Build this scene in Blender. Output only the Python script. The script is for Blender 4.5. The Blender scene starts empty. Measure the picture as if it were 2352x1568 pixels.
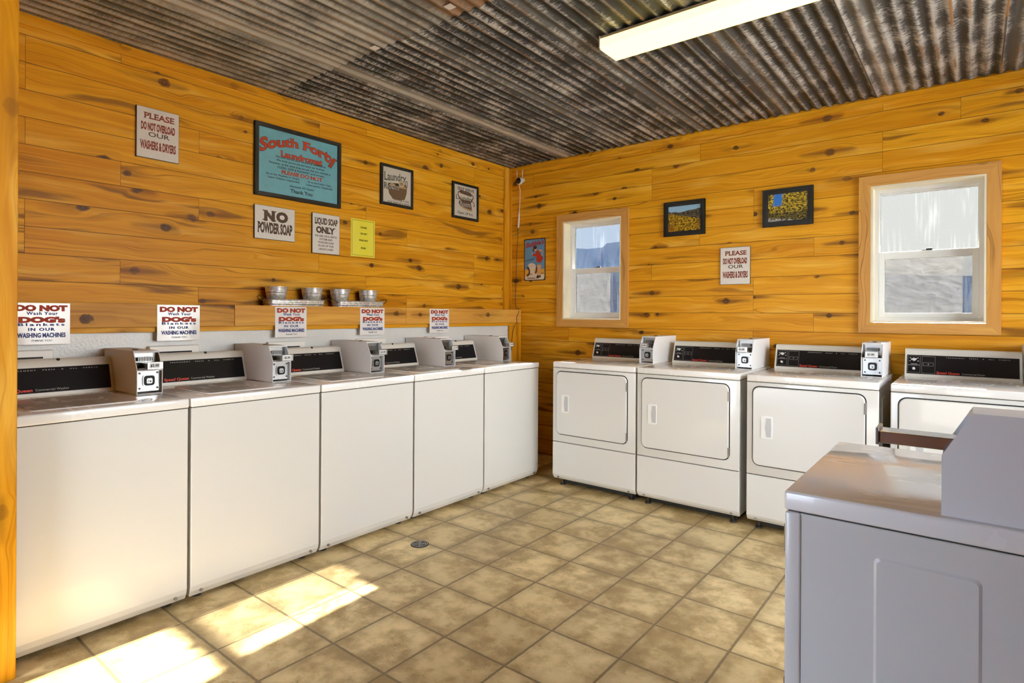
import bpy, bmesh, math, random
from mathutils import Vector, Matrix
random.seed(7)
PI = math.pi
scn = bpy.context.scene
COL = scn.collection

# ------------------------------------------------------------------ camera
cam_d = bpy.data.cameras.new('camera'); cam = bpy.data.objects.new('camera', cam_d); COL.objects.link(cam)
YAW, ROLL = 0.67086, 0.00534
_r = Vector((math.cos(YAW), math.sin(YAW), 0)); _f = Vector((-math.sin(YAW), math.cos(YAW), 0)); _u = Vector((0, 0, 1))
_r2 = _r*math.cos(ROLL) + _u*math.sin(ROLL); _u2 = _u*math.cos(ROLL) - _r*math.sin(ROLL)
M = Matrix((_r2, _u2, -_f)).transposed().to_4x4(); M.translation = Vector((3.524, -4.3875, 1.2822))
cam.matrix_world = M
cam_d.sensor_width = 36; cam_d.lens = 1341.25*36/2352; cam_d.shift_y = -61.64/2352
cam_d.clip_start = 0.02; cam_d.clip_end = 3000
scn.camera = cam
# ------------------------------------------------------------------ exposure
vs = scn.view_settings
scn.display_settings.display_device = 'sRGB'
vs.view_transform = 'Standard'; vs.look = 'None'; vs.gamma = 1; vs.use_curve_mapping = False; vs.exposure = 0.32
cy = scn.cycles
cy.use_denoising = True; cy.max_bounces = 10; cy.diffuse_bounces = 6; cy.glossy_bounces = 4; cy.transparent_max_bounces = 12
cy.caustics_reflective = False; cy.caustics_refractive = False; cy.sample_clamp_indirect = 6
# ------------------------------------------------------------------ sky
world = bpy.data.worlds.new('sky'); scn.world = world; world.use_nodes = True
wt = world.node_tree; wt.nodes.clear()
def N(t, typ, **kw):
    n = t.nodes.new(typ)
    for k, v in kw.items():
        if k.startswith('i_'):
            n.inputs[int(k[2:]) if k[2:].isdigit() else k[2:]].default_value = v
        else: setattr(n, k, v)
    return n
class G:
    """small helper around a node tree"""
    def __init__(s, t): s.t = t
    def put(s, sock, v):
        if isinstance(v, bpy.types.NodeSocket): s.t.links.new(v, sock)
        elif v is not None:
            try: sock.default_value = v
            except Exception: sock.default_value = (*v, 1) if len(v) == 3 else v
    def m(s, op, a, b=None, c=None, clamp=False):
        n = s.t.nodes.new('ShaderNodeMath'); n.operation = op; n.use_clamp = clamp
        for i, v in enumerate((a, b, c)): s.put(n.inputs[i], v)
        return n.outputs[0]
    def mix(s, f, a, b, blend='MIX'):
        n = s.t.nodes.new('ShaderNodeMix'); n.data_type = 'RGBA'; n.blend_type = blend
        s.put(n.inputs[0], f); s.put(n.inputs[6], a); s.put(n.inputs[7], b); return n.outputs[2]
    def comb(s, x, y, z=0.0):
        n = s.t.nodes.new('ShaderNodeCombineXYZ')
        for i, v in enumerate((x, y, z)): s.put(n.inputs[i], v)
        return n.outputs[0]
    def sep(s, v):
        n = s.t.nodes.new('ShaderNodeSeparateXYZ'); s.put(n.inputs[0], v); return n.outputs
    def noise(s, vec, scale=1.0, detail=3.0, rough=0.5, dist=0.0):
        n = s.t.nodes.new('ShaderNodeTexNoise'); s.put(n.inputs['Vector'], vec); n.inputs['Scale'].default_value = scale
        n.inputs['Detail'].default_value = detail; n.inputs['Roughness'].default_value = rough; n.inputs['Distortion'].default_value = dist
        return n.outputs[0]
    def white(s, vec):
        n = s.t.nodes.new('ShaderNodeTexWhiteNoise'); n.noise_dimensions = '3D'; s.put(n.inputs[0], vec); return n.outputs
    def smooth(s, v, a, b, lo=0.0, hi=1.0):
        n = s.t.nodes.new('ShaderNodeMapRange'); n.interpolation_type = 'SMOOTHSTEP'
        s.put(n.inputs[0], v); n.inputs[1].default_value = a; n.inputs[2].default_value = b; n.inputs[3].default_value = lo; n.inputs[4].default_value = hi
        return n.outputs[0]
    def vscale(s, v, xyz):
        n = s.t.nodes.new('ShaderNodeVectorMath'); n.operation = 'MULTIPLY'; s.put(n.inputs[0], v); n.inputs[1].default_value = xyz; return n.outputs[0]
    def coord(s, which='Object'):
        return s.t.nodes.new('ShaderNodeTexCoord').outputs[which]
    def bump(s, h, strength=0.3, dist=0.002):
        n = s.t.nodes.new('ShaderNodeBump'); n.inputs['Strength'].default_value = strength; n.inputs['Distance'].default_value = dist
        s.put(n.inputs['Height'], h); return n.outputs[0]
g = G(wt)
d = g.coord('Generated'); dx, dy, dz = g.sep(d)
SKY_STRENGTH = 14.5
base = g.mix(g.smooth(dz, 0.0, 0.55), (0.64, 0.79, 1.0), (0.30, 0.52, 1.0))
cl = g.noise(g.comb(g.m('MULTIPLY', dx, 2.2), g.m('MULTIPLY', dy, 2.2), g.m('MULTIPLY', dz, 16)), 1.0, 4, 0.55)
east = g.smooth(dx, -0.48, -0.12)
clm = g.m('MULTIPLY', g.smooth(cl, 0.30, 0.52), g.m('ADD', 0.15, g.m('MULTIPLY', east, 0.8)))
base = g.mix(clm, base, (0.94, 0.94, 0.90))
bg = N(wt, 'ShaderNodeBackground'); bg.inputs[1].default_value = SKY_STRENGTH; g.put(bg.inputs[0], base)
wo = N(wt, 'ShaderNodeOutputWorld'); wt.links.new(bg.outputs[0], wo.inputs[0])
# ------------------------------------------------------------------ sun (low, through the two windows)
sun_d = bpy.data.lights.new('sun', 'SUN'); sun = bpy.data.objects.new('sun', sun_d); COL.objects.link(sun)
sun_d.energy = 1200; sun_d.angle = math.radians(0.6); sun_d.color = (1, 0.97, 0.93)
sun.rotation_euler = Vector((0.07, -1, -0.486)).to_track_quat('-Z', 'Y').to_euler()
sun.location = (0, 8, 6)
LAMP = 3.6            # radiance of the fluorescent lenses

# ------------------------------------------------------------------ materials
def newmat(name):
    m = bpy.data.materials.new(name); m.use_nodes = True; t = m.node_tree
    return m, t, t.nodes['Principled BSDF'], G(t)
def pm(name, col, rough=0.5, metal=0.0, coat=0.0, spec=0.5, noise=0.0, nscale=20, bump=0.0, bscale=200, emit=None, es=1.0):
    m, t, b, g = newmat(name)
    b.inputs['Base Color'].default_value = (*col, 1); b.inputs['Roughness'].default_value = rough; b.inputs['Metallic'].default_value = metal
    b.inputs['Coat Weight'].default_value = coat; b.inputs['Coat Roughness'].default_value = 0.08; b.inputs['Specular IOR Level'].default_value = spec
    if noise:
        n = g.noise(g.coord(), nscale, 4)
        g.put(b.inputs['Base Color'], g.mix(g.smooth(n, .3, .7), tuple(c*(1-noise) for c in col), tuple(min(1, c*(1+noise)) for c in col)))
    if bump:
        g.put(b.inputs['Normal'], g.bump(g.noise(g.coord(), bscale, 2), bump, 0.001))
    if emit:
        b.inputs['Emission Color'].default_value = (*emit, 1); b.inputs['Emission Strength'].default_value = es
    return m

def wood(name, vertical=False, planks=True, light=(0.78, 0.390, 0.018), dark=(0.47, 0.165, 0.002), knotty=1.0, seed=0.0):
    m, t, b, g = newmat(name)
    x, y, z = g.sep(g.coord())
    hz = g.m('ADD', x, y)
    u, v = (z, hz) if vertical else (hz, z)
    P = 0.129
    vv = g.m('DIVIDE', g.m('SUBTRACT', v, 1.303 - P*20), P)
    row = g.m('FLOOR', vv); fv = g.m('FRACT', vv)
    if planks:
        rr = g.white(g.comb(row, 3.3 + seed))[0]
        uo = g.m('ADD', g.m('ADD', u, 30.0 - 0.27), g.m('MULTIPLY', g.m('FLOOR', g.m('MULTIPLY', rr, 4.0)), 0.395))
        q = g.m('DIVIDE', uo, 1.58); pid = g.m('FLOOR', q); fu = g.m('MULTIPLY', g.m('FRACT', q), 1.58)
    else:
        pid = 0.0; row = 0.0
    rnd = g.white(g.comb(row, pid, 1.7 + seed)); r1 = rnd[0]; rc = g.sep(rnd[1])
    sd = g.m('MULTIPLY', r1, 61.0)
    # knots
    Kx = g.m('ADD', g.m('MULTIPLY', u, 3.0), sd); Ky = g.m('ADD', g.m('MULTIPLY', g.m('SUBTRACT', v, 0), 3.0), g.m('ADD', g.m('MULTIPLY', row, 5.37), sd))
    vo = t.nodes.new('ShaderNodeTexVoronoi'); vo.voronoi_dimensions = '2D'; vo.inputs['Scale'].default_value = 1.0; vo.inputs['Randomness'].default_value = 1.0
    g.put(vo.inputs['Vector'], g.comb(Kx, Ky)); px, py, _ = g.sep(vo.outputs['Position']); kr = g.sep(vo.outputs['Color'])
    du = g.m('SUBTRACT', Kx, px); dv = g.m('SUBTRACT', Ky, py)
    wob = g.noise(g.comb(g.m('MULTIPLY', Kx, 9), g.m('MULTIPLY', Ky, 9)), 1, 2)
    big = g.m('ADD', 0.55, g.m('MULTIPLY', kr[0], 0.8))
    du2 = g.m('POWER', g.m('ABSOLUTE', g.m('DIVIDE', du, g.m('MULTIPLY', big, 0.36))), 2.0)
    dv2 = g.m('POWER', g.m('ABSOLUTE', g.m('DIVIDE', dv, g.m('MULTIPLY', big, 0.115))), 2.0)
    infl = g.m('EXPONENT', g.m('MULTIPLY', g.m('ADD', du2, dv2), -1.0))
    rad = g.m('ADD', g.m('SQRT', g.m('ADD', g.m('POWER', g.m('ABSOLUTE', g.m('DIVIDE', du, 1.35)), 2.0), g.m('POWER', g.m('ABSOLUTE', dv), 2.0))), g.m('MULTIPLY', g.m('SUBTRACT', wob, 0.5), 0.06))
    rad = g.m('DIVIDE', rad, big)
    ve = t.nodes.new('ShaderNodeTexVoronoi'); ve.voronoi_dimensions = '2D'; ve.feature = 'DISTANCE_TO_EDGE'; ve.inputs['Scale'].default_value = 1.0; ve.inputs['Randomness'].default_value = 1.0
    g.put(ve.inputs['Vector'], g.comb(Kx, Ky)); inside = g.smooth(ve.outputs['Distance'], 0.0, 0.14)
    has = g.m('MULTIPLY', g.smooth(kr[1], 0.12, 0.16), inside)
    knot = g.m('MULTIPLY', g.smooth(rad, 0.066, 0.040), has)
    halo = g.m('MULTIPLY', g.m('MULTIPLY', g.m('EXPONENT', g.m('MULTIPLY', g.m('ADD', g.m('MULTIPLY', du2, 0.8), g.m('MULTIPLY', dv2, 7.0)), -1.0)), has), 0.85)
    ring = g.m('MULTIPLY', g.m('ADD', g.m('SINE', g.m('MULTIPLY', rad, 210)), 1.0), 0.5)
    # grain: lines run along the board and swing round the knots
    low = g.noise(g.comb(g.m('ADD', g.m('MULTIPLY', u, 1.4), sd), g.m('MULTIPLY', v, 7.0), sd), 1.0, 2)
    f = g.m('ADD', g.m('MULTIPLY', v, 46.0), g.m('MULTIPLY', low, 7.5))
    f = g.m('SUBTRACT', f, g.m('MULTIPLY', g.m('MULTIPLY', infl, dv), g.m('MULTIPLY', has, 13.0)))
    gr = g.noise(g.comb(g.m('ADD', f, sd), g.m('MULTIPLY', u, 0.5), sd), 1.0, 4, 0.6)
    fine = g.noise(g.comb(g.m('MULTIPLY', u, 9), g.m('MULTIPLY', v, 260), sd), 1.0, 3, 0.6)
    blot = g.noise(g.comb(g.m('ADD', g.m('MULTIPLY', u, 2.3), sd), g.m('MULTIPLY', v, 9.0), 0), 1.0, 3)
    tone = g.m('ADD', g.m('MULTIPLY', g.smooth(gr, 0.30, 0.70), 0.50), g.m('ADD', g.m('MULTIPLY', blot, 0.46), g.m('MULTIPLY', r1, 0.34)))
    c = g.mix(g.m('SUBTRACT', 1.17, tone, clamp=True), light, dark)
    c = g.mix(g.m('MULTIPLY', g.smooth(g.noise(g.comb(g.m('ADD', g.m('MULTIPLY', u, 1.7), sd), g.m('MULTIPLY', v, 14.0), 4.0), 1.0, 2), 0.5, 0.75), 0.45), c, (0.82, 0.50, 0.085))
    # dark mineral streaks on some boards
    st = g.noise(g.comb(g.m('ADD', g.m('MULTIPLY', u, 1.1), g.m('MULTIPLY', sd, 1.3)), g.m('MULTIPLY', f, 0.28), sd), 1.0, 3, 0.55)
    stm = g.m('MULTIPLY', g.smooth(st, 0.57, 0.68), g.m('MULTIPLY', g.smooth(rc[1], 0.25, 0.70), 0.82*knotty))
    c = g.mix(stm, c, (0.115, 0.040, 0.006))
    tail = g.m('MULTIPLY', g.m('EXPONENT', g.m('MULTIPLY', g.m('ADD', g.m('MULTIPLY', du2, 0.35), g.m('POWER', g.m('ABSOLUTE', g.m('DIVIDE', g.m('ADD', dv, g.m('MULTIPLY', g.m('SUBTRACT', low, 0.5), 0.10)), 0.030)), 2.0)), -1.0)), has)
    swirl = g.m('MULTIPLY', g.m('MULTIPLY', infl, has), g.smooth(gr, 0.62, 0.38))
    c = g.mix(g.m('MULTIPLY', swirl, 0.50*knotty), c, (0.20, 0.068, 0.006))
    c = g.mix(g.m('MULTIPLY', g.m('MULTIPLY', tail, g.smooth(kr[2], 0.15, 0.9)), 0.85*knotty), c, (0.11, 0.036, 0.005))
    c = g.mix(g.m('MULTIPLY', g.m('MULTIPLY', halo, g.smooth(kr[2], 0.0, 0.7, 0.25, 1.0)), 0.75*knotty), c, (0.13, 0.042, 0.005))
    c = g.mix(g.m('MULTIPLY', knot, knotty), c, g.mix(ring, (0.028, 0.010, 0.003), (0.095, 0.034, 0.007)))
    c = g.mix(g.m('MULTIPLY', g.smooth(fine, 0.45, 0.75), 0.26), c, dark)
    line = g.noise(g.comb(g.m('ADD', g.m('MULTIPLY', f, 2.6), sd), g.m('MULTIPLY', u, 0.9), sd), 1.0, 2, 0.5)
    c = g.mix(g.m('MULTIPLY', g.smooth(line, 0.56, 0.72), g.m('ADD', 0.30, g.m('MULTIPLY', g.smooth(rc[2], 0.45, 0.85), 0.50))), c, tuple(q*0.55 for q in dark))
    h = g.m('MULTIPLY', fine, 0.15)
    if planks:
        ed = g.m('MINIMUM', fv, g.m('SUBTRACT', 1.0, fv))
        gv = g.smooth(ed, 0.008, 0.018, 1.0, 0.0); gu = g.smooth(fu, 0.0012, 0.0024, 1.0, 0.0)
        gg = g.m('MAXIMUM', gv, gu)
        c = g.mix(g.m('MULTIPLY', gg, 0.85), c, (0.05, 0.018, 0.002)); h = g.m('SUBTRACT', h, gg)
    g.put(b.inputs['Base Color'], c); b.inputs['Roughness'].default_value = 0.42; b.inputs['Specular IOR Level'].default_value = 0.13
    g.put(b.inputs['Normal'], g.bump(h, 0.35, 0.002))
    return m

MW = {}
MW['wall'] = wood('pine_planks'); MW['wall2'] = wood('pine_planks_left', seed=4.1)
MW['trimh'] = wood('pine_trim', planks=False, knotty=0.35, seed=2.0); MW['trimv'] = wood('pine_trim_upright', vertical=True, planks=False, knotty=0.35, seed=5.0)
MW['casingh'] = wood('pine_casing', planks=False, light=(0.60, 0.31, 0.085), dark=(0.47, 0.22, 0.05), knotty=0.4, seed=7)
MW['casingv'] = wood('pine_casing_upright', vertical=True, planks=False, light=(0.60, 0.31, 0.085), dark=(0.47, 0.22, 0.05), knotty=0.4, seed=9)
MW['ledge'] = wood('pine_ledge', planks=False, light=(0.72, 0.38, 0.085), dark=(0.50, 0.22, 0.03), knotty=0.8, seed=12.3)
MW['ledge_dark'] = wood('pine_ledge_streaky', planks=False, light=(0.70, 0.36, 0.06), dark=(0.34, 0.12, 0.010), knotty=1.25, seed=33.7)
MW['jamb'] = pm('pale_jamb', (0.83, 0.74, 0.55), 0.5, noise=0.06, nscale=8)

def enamel(name, col, rough=0.28, smear=0.0, coat=0.5):
    m, t, b, g = newmat(name)
    b.inputs['Base Color'].default_value = (*col, 1); b.inputs['Coat Weight'].default_value = coat; b.inputs['Coat Roughness'].default_value = 0.06
    n = g.noise(g.vscale(g.coord(), (16, 5, 5)), 1.0, 3, 0.55, 0.8)
    if smear:
        g.put(b.inputs['Roughness'], g.smooth(n, 0.2, 0.8, rough, rough + smear)); g.put(b.inputs['Coat Roughness'], g.smooth(n, 0.25, 0.8, 0.02, 0.02 + smear*0.4))
    else: b.inputs['Roughness'].default_value = rough
    g.put(b.inputs['Normal'], g.bump(g.noise(g.coord(), 420, 1), 0.02, 0.0003))
    return m
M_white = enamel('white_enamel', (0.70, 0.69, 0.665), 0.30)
M_white_lit = enamel('white_enamel_top_lit', (0.87, 0.86, 0.84), 0.22, 0.07, 0.7)  # tops paler than the bodies: brighter light put into their colour
M_cons = pm('beige_console', (0.66, 0.62, 0.55), 0.38)
M_box = pm('coin_box_paint', (0.74, 0.735, 0.74), 0.42, bump=0.12, bscale=500)
M_black = pm('black_panel', (0.012, 0.010, 0.011), 0.3, spec=0.12)
M_dark = pm('dark_metal', (0.045, 0.04, 0.035), 0.5, 0.4)
M_gap = pm('dark_recess', (0.02, 0.018, 0.015), 0.8)
M_chrome = pm('chrome', (0.40, 0.40, 0.40), 0.28, 1.0)
M_chromed = pm('brushed_chrome', (0.33, 0.32, 0.31), 0.35, 1.0)
M_slide = pm('slide_chrome', (0.62, 0.60, 0.58), 0.22, 1.0)
M_red = pm('red_print', (0.62, 0.05, 0.025), 0.5)
M_grey = pm('grey_print', (0.42, 0.40, 0.37), 0.5)
M_ltgrey = pm('light_print', (0.72, 0.70, 0.66), 0.5)
M_hplastic = pm('handle_plastic', (0.82, 0.82, 0.80), 0.3)
M_hrec = pm('handle_recess', (0.50, 0.51, 0.52), 0.35)
M_vinyl = pm('window_vinyl', (0.83, 0.83, 0.80), 0.35)
M_gasket = pm('gasket', (0.03, 0.03, 0.03), 0.6)
M_frame = pm('black_frame', (0.010, 0.008, 0.006), 0.45, spec=0.15)
M_signw = pm('sign_white', (0.72, 0.68, 0.62), 0.35, noise=0.03, nscale=60)
M_paper = pm('laminated_paper', (0.80, 0.77, 0.75), 0.22, coat=0.4)
M_cream = pm('cream_print', (0.62, 0.56, 0.45), 0.5, noise=0.05, nscale=90)
M_edge = pm('sign_edge', (0.05, 0.035, 0.02), 0.5)
M_brownred = pm('maroon_print', (0.16, 0.028, 0.012), 0.5, spec=0.1)
M_brown = pm('brown_print', (0.065, 0.040, 0.025), 0.5, spec=0.1)
M_signred = pm('brick_red_print', (0.36, 0.045, 0.018), 0.5, spec=0.1)
M_navy = pm('navy_print', (0.028, 0.045, 0.19), 0.5, spec=0.1)
M_ink = pm('black_ink', (0.012, 0.012, 0.012), 0.5, spec=0.1)
M_teal = pm('teal_poster', (0.14, 0.37, 0.42), 0.4, noise=0.05, nscale=14)
M_yellow = pm('yellow_paper', (0.80, 0.69, 0.035), 0.5)
M_blue = pm('tin_blue', (0.10, 0.25, 0.42), 0.35)
M_tinw = pm('tin_white', (0.66, 0.60, 0.50), 0.4)
M_tiny = pm('tin_yellow', (0.62, 0.33, 0.04), 0.4)
M_tinr = pm('tin_red', (0.35, 0.02, 0.015), 0.4)
M_skin = pm('tin_skin', (0.62, 0.34, 0.17), 0.4)
M_tinb = pm('tin_border', (0.06, 0.02, 0.012), 0.4)
M_white_plastic = pm('white_plastic', (0.80, 0.77, 0.72), 0.35)
M_lensblack = pm('camera_face', (0.008, 0.008, 0.008), 0.12)
M_wire = pm('dark_wire', (0.03, 0.012, 0.008), 0.5)
M_green = pm('basket_green', (0.055, 0.062, 0.035), 0.5)
M_basket = pm('basket_brown', (0.10, 0.05, 0.015), 0.6, noise=0.5, nscale=180)
M_tan = pm('tan_print', (0.42, 0.26, 0.10), 0.5)
M_iron = pm('iron_print', (0.075, 0.035, 0.015), 0.6, noise=0.3, nscale=120)

def galv(name):
    m, t, b, g = newmat(name)
    n = g.noise(g.coord(), 55, 4, 0.6); v = t.nodes.new('ShaderNodeTexVoronoi'); v.inputs['Scale'].default_value = 90; g.put(v.inputs['Vector'], g.coord())
    c = g.mix(g.smooth(n, .35, .65), (0.50, 0.49, 0.47), (0.88, 0.87, 0.85)); c = g.mix(0.3, c, v.outputs['Color'], 'SOFT_LIGHT')
    g.put(b.inputs['Base Color'], c); b.inputs['Metallic'].default_value = 0.7; g.put(b.inputs['Roughness'], g.smooth(n, .3, .7, .3, .5))
    return m
M_galv = galv('galvanised')

def panel_mat():
    m, t, b, g = newmat('white_wall_panel')
    g.put(b.inputs['Base Color'], g.mix(g.noise(g.coord(), 6, 3), (0.60, 0.60, 0.58), (0.72, 0.72, 0.71)))
    b.inputs['Roughness'].default_value = 0.3
    g.put(b.inputs['Normal'], g.bump(g.noise(g.coord(), 95, 2), 0.5, 0.003))
    return m
M_panel = panel_mat()

def floor_mat():
    m, t, b, g = newmat('stone_print_vinyl')
    x, y, z = g.sep(g.coord()); T = 0.305
    ux = g.m('DIVIDE', g.m('ADD', x, 3.05*5 - 0.047), T); uy = g.m('DIVIDE', g.m('ADD', y, 3.05*5 - 0.015), T)
    ix, iy = g.m('FLOOR', ux), g.m('FLOOR', uy); fx, fy = g.m('FRACT', ux), g.m('FRACT', uy)
    ex = g.m('MINIMUM', fx, g.m('SUBTRACT', 1.0, fx)); ey = g.m('MINIMUM', fy, g.m('SUBTRACT', 1.0, fy))
    r = g.white(g.comb(ix, iy, 0.5)); rr = r[0]; sd = g.m('MULTIPLY', rr, 40)
    off = g.comb(g.m('ADD', x, sd), y, sd)
    wig = g.noise(off, 40, 3); ew = g.m('ADD', g.m('MINIMUM', ex, ey), g.m('MULTIPLY', g.m('SUBTRACT', wig, 0.5), 0.02))
    grout = g.smooth(ew, 0.010, 0.022, 1.0, 0.0)
    n1 = g.noise(off, 6.5, 5, 0.62); n2 = g.noise(off, 26, 5, 0.68, 0.8); n3 = g.noise(g.vscale(off, (1, 1.7, 1)), 46, 5, 0.7, 1.6)
    edge = g.smooth(g.m('ADD', g.m('MINIMUM', ex, ey), g.m('MULTIPLY', g.m('SUBTRACT', n1, 0.5), 0.35)), 0.0, 0.26, 1.0, 0.0)
    big = g.noise(g.comb(x, y, 7.0), 1.3, 3, 0.6)
    c = g.mix(g.smooth(n1, .36, .64), (0.50, 0.35, 0.145), (0.78, 0.60, 0.31))
    c = g.mix(g.m('MULTIPLY', g.smooth(n2, .42, .66), 0.55), c, (0.82, 0.66, 0.37))
    c = g.mix(g.m('MULTIPLY', edge, 0.50), c, (0.27, 0.18, 0.072))
    c = g.mix(g.m('MULTIPLY', g.m('MULTIPLY', g.smooth(n3, .57, .66), g.smooth(n1, .60, .42)), 0.75), c, (0.11, 0.072, 0.030))
    c = g.mix(g.m('MULTIPLY', rr, 0.38), c, (0.33, 0.23, 0.095))
    c = g.mix(g.m('MULTIPLY', g.smooth(g.m('ADD', g.m('MULTIPLY', big, 0.6), g.m('MULTIPLY', n1, 0.4)), 0.54, 0.40), 0.55), c, (0.26, 0.17, 0.062))
    c = g.mix(g.m('MULTIPLY', grout, 0.9), c, (0.17, 0.12, 0.055))
    g.put(b.inputs['Base Color'], c); g.put(b.inputs['Roughness'], g.smooth(n2, .3, .7, .36, .52)); b.inputs['Specular IOR Level'].default_value = 0.45
    g.put(b.inputs['Normal'], g.bump(g.m('SUBTRACT', g.m('MULTIPLY', n2, 0.4), grout), 0.3, 0.002))
    return m
M_floor = floor_mat()

def ceil_mat(name, near):
    m, t, b, g = newmat(name)
    x, y, z = g.sep(g.coord())
    sheet = g.m('FLOOR', g.m('DIVIDE', g.m('SUBTRACT', x, -0.03), 0.61)); fs = g.m('MULTIPLY', g.m('FRACT', g.m('DIVIDE', g.m('SUBTRACT', x, -0.03), 0.61)), 0.61)
    r = g.white(g.comb(sheet, 2.2 if near else 9.1)); rr = r[0]; sd = g.m('MULTIPLY', rr, 30)
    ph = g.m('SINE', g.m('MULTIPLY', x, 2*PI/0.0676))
    v1 = g.comb(g.m('ADD', x, sd), g.m('MULTIPLY', y, 0.25), sd)
    streak = g.noise(g.comb(g.m('ADD', g.m('MULTIPLY', x, 26), sd), g.m('MULTIPLY', y, 0.9), sd), 1, 3, 0.6)
    blot = g.noise(g.comb(g.m('ADD', x, sd), g.m('MULTIPLY', y, 0.8), sd), 5.0, 5, 0.65)
    hair = g.noise(g.comb(g.m('ADD', g.m('MULTIPLY', x, 30), g.m('MULTIPLY', y, 40)), g.m('SUBTRACT', g.m('MULTIPLY', y, 150), g.m('MULTIPLY', x, 60)), sd), 1, 3, 0.65, 0.7)
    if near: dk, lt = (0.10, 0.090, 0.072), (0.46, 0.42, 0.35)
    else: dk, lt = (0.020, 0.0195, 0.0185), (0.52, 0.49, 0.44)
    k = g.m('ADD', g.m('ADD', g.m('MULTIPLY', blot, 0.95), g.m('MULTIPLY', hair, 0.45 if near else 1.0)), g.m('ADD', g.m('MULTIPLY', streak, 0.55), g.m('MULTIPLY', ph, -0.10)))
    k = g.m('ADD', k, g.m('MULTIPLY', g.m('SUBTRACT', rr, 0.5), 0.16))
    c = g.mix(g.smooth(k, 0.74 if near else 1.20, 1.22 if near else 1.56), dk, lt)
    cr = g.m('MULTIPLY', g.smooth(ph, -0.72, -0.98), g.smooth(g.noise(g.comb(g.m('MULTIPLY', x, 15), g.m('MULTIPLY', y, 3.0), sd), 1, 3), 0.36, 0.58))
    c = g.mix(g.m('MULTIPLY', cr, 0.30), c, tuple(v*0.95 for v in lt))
    c = g.mix(g.m('MULTIPLY', g.smooth(ph, 0.3, 0.95), 0.30), c, tuple(v*0.6 for v in dk))  # crests lightened, valleys darkened: ripple shading put into the colour
    # pale clean lap strips and dark lap lines
    lap = g.smooth(fs, 0.004, 0.010, 1.0, 0.0); c = g.mix(g.m('MULTIPLY', lap, 0.9), c, (0.012, 0.010, 0.008))
    strip = g.m('MULTIPLY', g.smooth(fs, 0.02, 0.05), g.smooth(fs, 0.10, 0.19, 1.0, 0.0))
    c = g.mix(g.m('MULTIPLY', strip, g.m('ADD', 0.15, g.m('MULTIPLY', g.m('COMPARE', sheet, 1.0, 0.1), 0.65))), c, (0.50, 0.47, 0.40))
    # rust along ridges, heavier on some sheets
    ru = g.m('MULTIPLY', g.smooth(ph, -0.75, -0.97), g.smooth(g.noise(g.comb(g.m('MULTIPLY', x, 12), g.m('MULTIPLY', y, 2.5), sd), 1, 3), 0.5, 0.62))
    rs = g.smooth(x, 3.28, 3.30) if not near else g.smooth(x, 1.55, 1.57)
    ru = g.m('MULTIPLY', ru, g.m('ADD', 0.45, g.m('MULTIPLY', rs, 0.5)), clamp=True)
    if near: ru = g.m('MAXIMUM', ru, g.m('MULTIPLY', rs, g.smooth(blot, 0.38, 0.62, 0.25, 0.85)))
    c = g.mix(ru, c, (0.26, 0.115, 0.032))
    g.put(b.inputs['Base Color'], c); b.inputs['Metallic'].default_value = 0.08; b.inputs['Roughness'].default_value = 0.6; b.inputs['Specular IOR Level'].default_value = 0.3
    g.put(b.inputs['Normal'], g.bump(hair, 0.35, 0.003))
    return m

def glass_mat(name, tint):
    m = bpy.data.materials.new(name); m.use_nodes = True; t = m.node_tree; t.nodes.clear(); g = G(t)
    tr = N(t, 'ShaderNodeBsdfTransparent'); tr.inputs[0].default_value = (*tint, 1); gl = N(t, 'ShaderNodeBsdfGlossy'); gl.inputs['Roughness'].default_value = 0.02
    fr = N(t, 'ShaderNodeFresnel'); fr.inputs[0].default_value = 1.45
    x, y, z = g.sep(g.coord())
    dirt = g.m('MULTIPLY', g.smooth(g.noise(g.comb(g.m('MULTIPLY', x, 60), 0.0, g.m('MULTIPLY', z, 4)), 1, 3), .45, .75), g.smooth(g.noise(g.comb(g.m('MULTIPLY', x, 9), 3.0, g.m('MULTIPLY', z, 2)), 1, 2), .42, .58))
    df = N(t, 'ShaderNodeBsdfTranslucent'); df.inputs[0].default_value = (0.9, 0.9, 0.9, 1)
    mx = N(t, 'ShaderNodeMixShader'); t.links.new(fr.outputs[0], mx.inputs[0]); t.links.new(tr.outputs[0], mx.inputs[1]); t.links.new(gl.outputs[0], mx.inputs[2])
    m2 = N(t, 'ShaderNodeMixShader'); g.put(m2.inputs[0], g.m('MULTIPLY', dirt, 0.002)); t.links.new(mx.outputs[0], m2.inputs[1]); t.links.new(df.outputs[0], m2.inputs[2])
    o = N(t, 'ShaderNodeOutputMaterial'); t.links.new(m2.outputs[0], o.inputs[0]); return m
M_glass = glass_mat('sky_dimming_glass', (0.220, 0.222, 0.220)); M_clear = glass_mat('clear_glass', (0.95, 0.96, 0.96))  # window tint added to hold the bright sky down against the room
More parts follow.
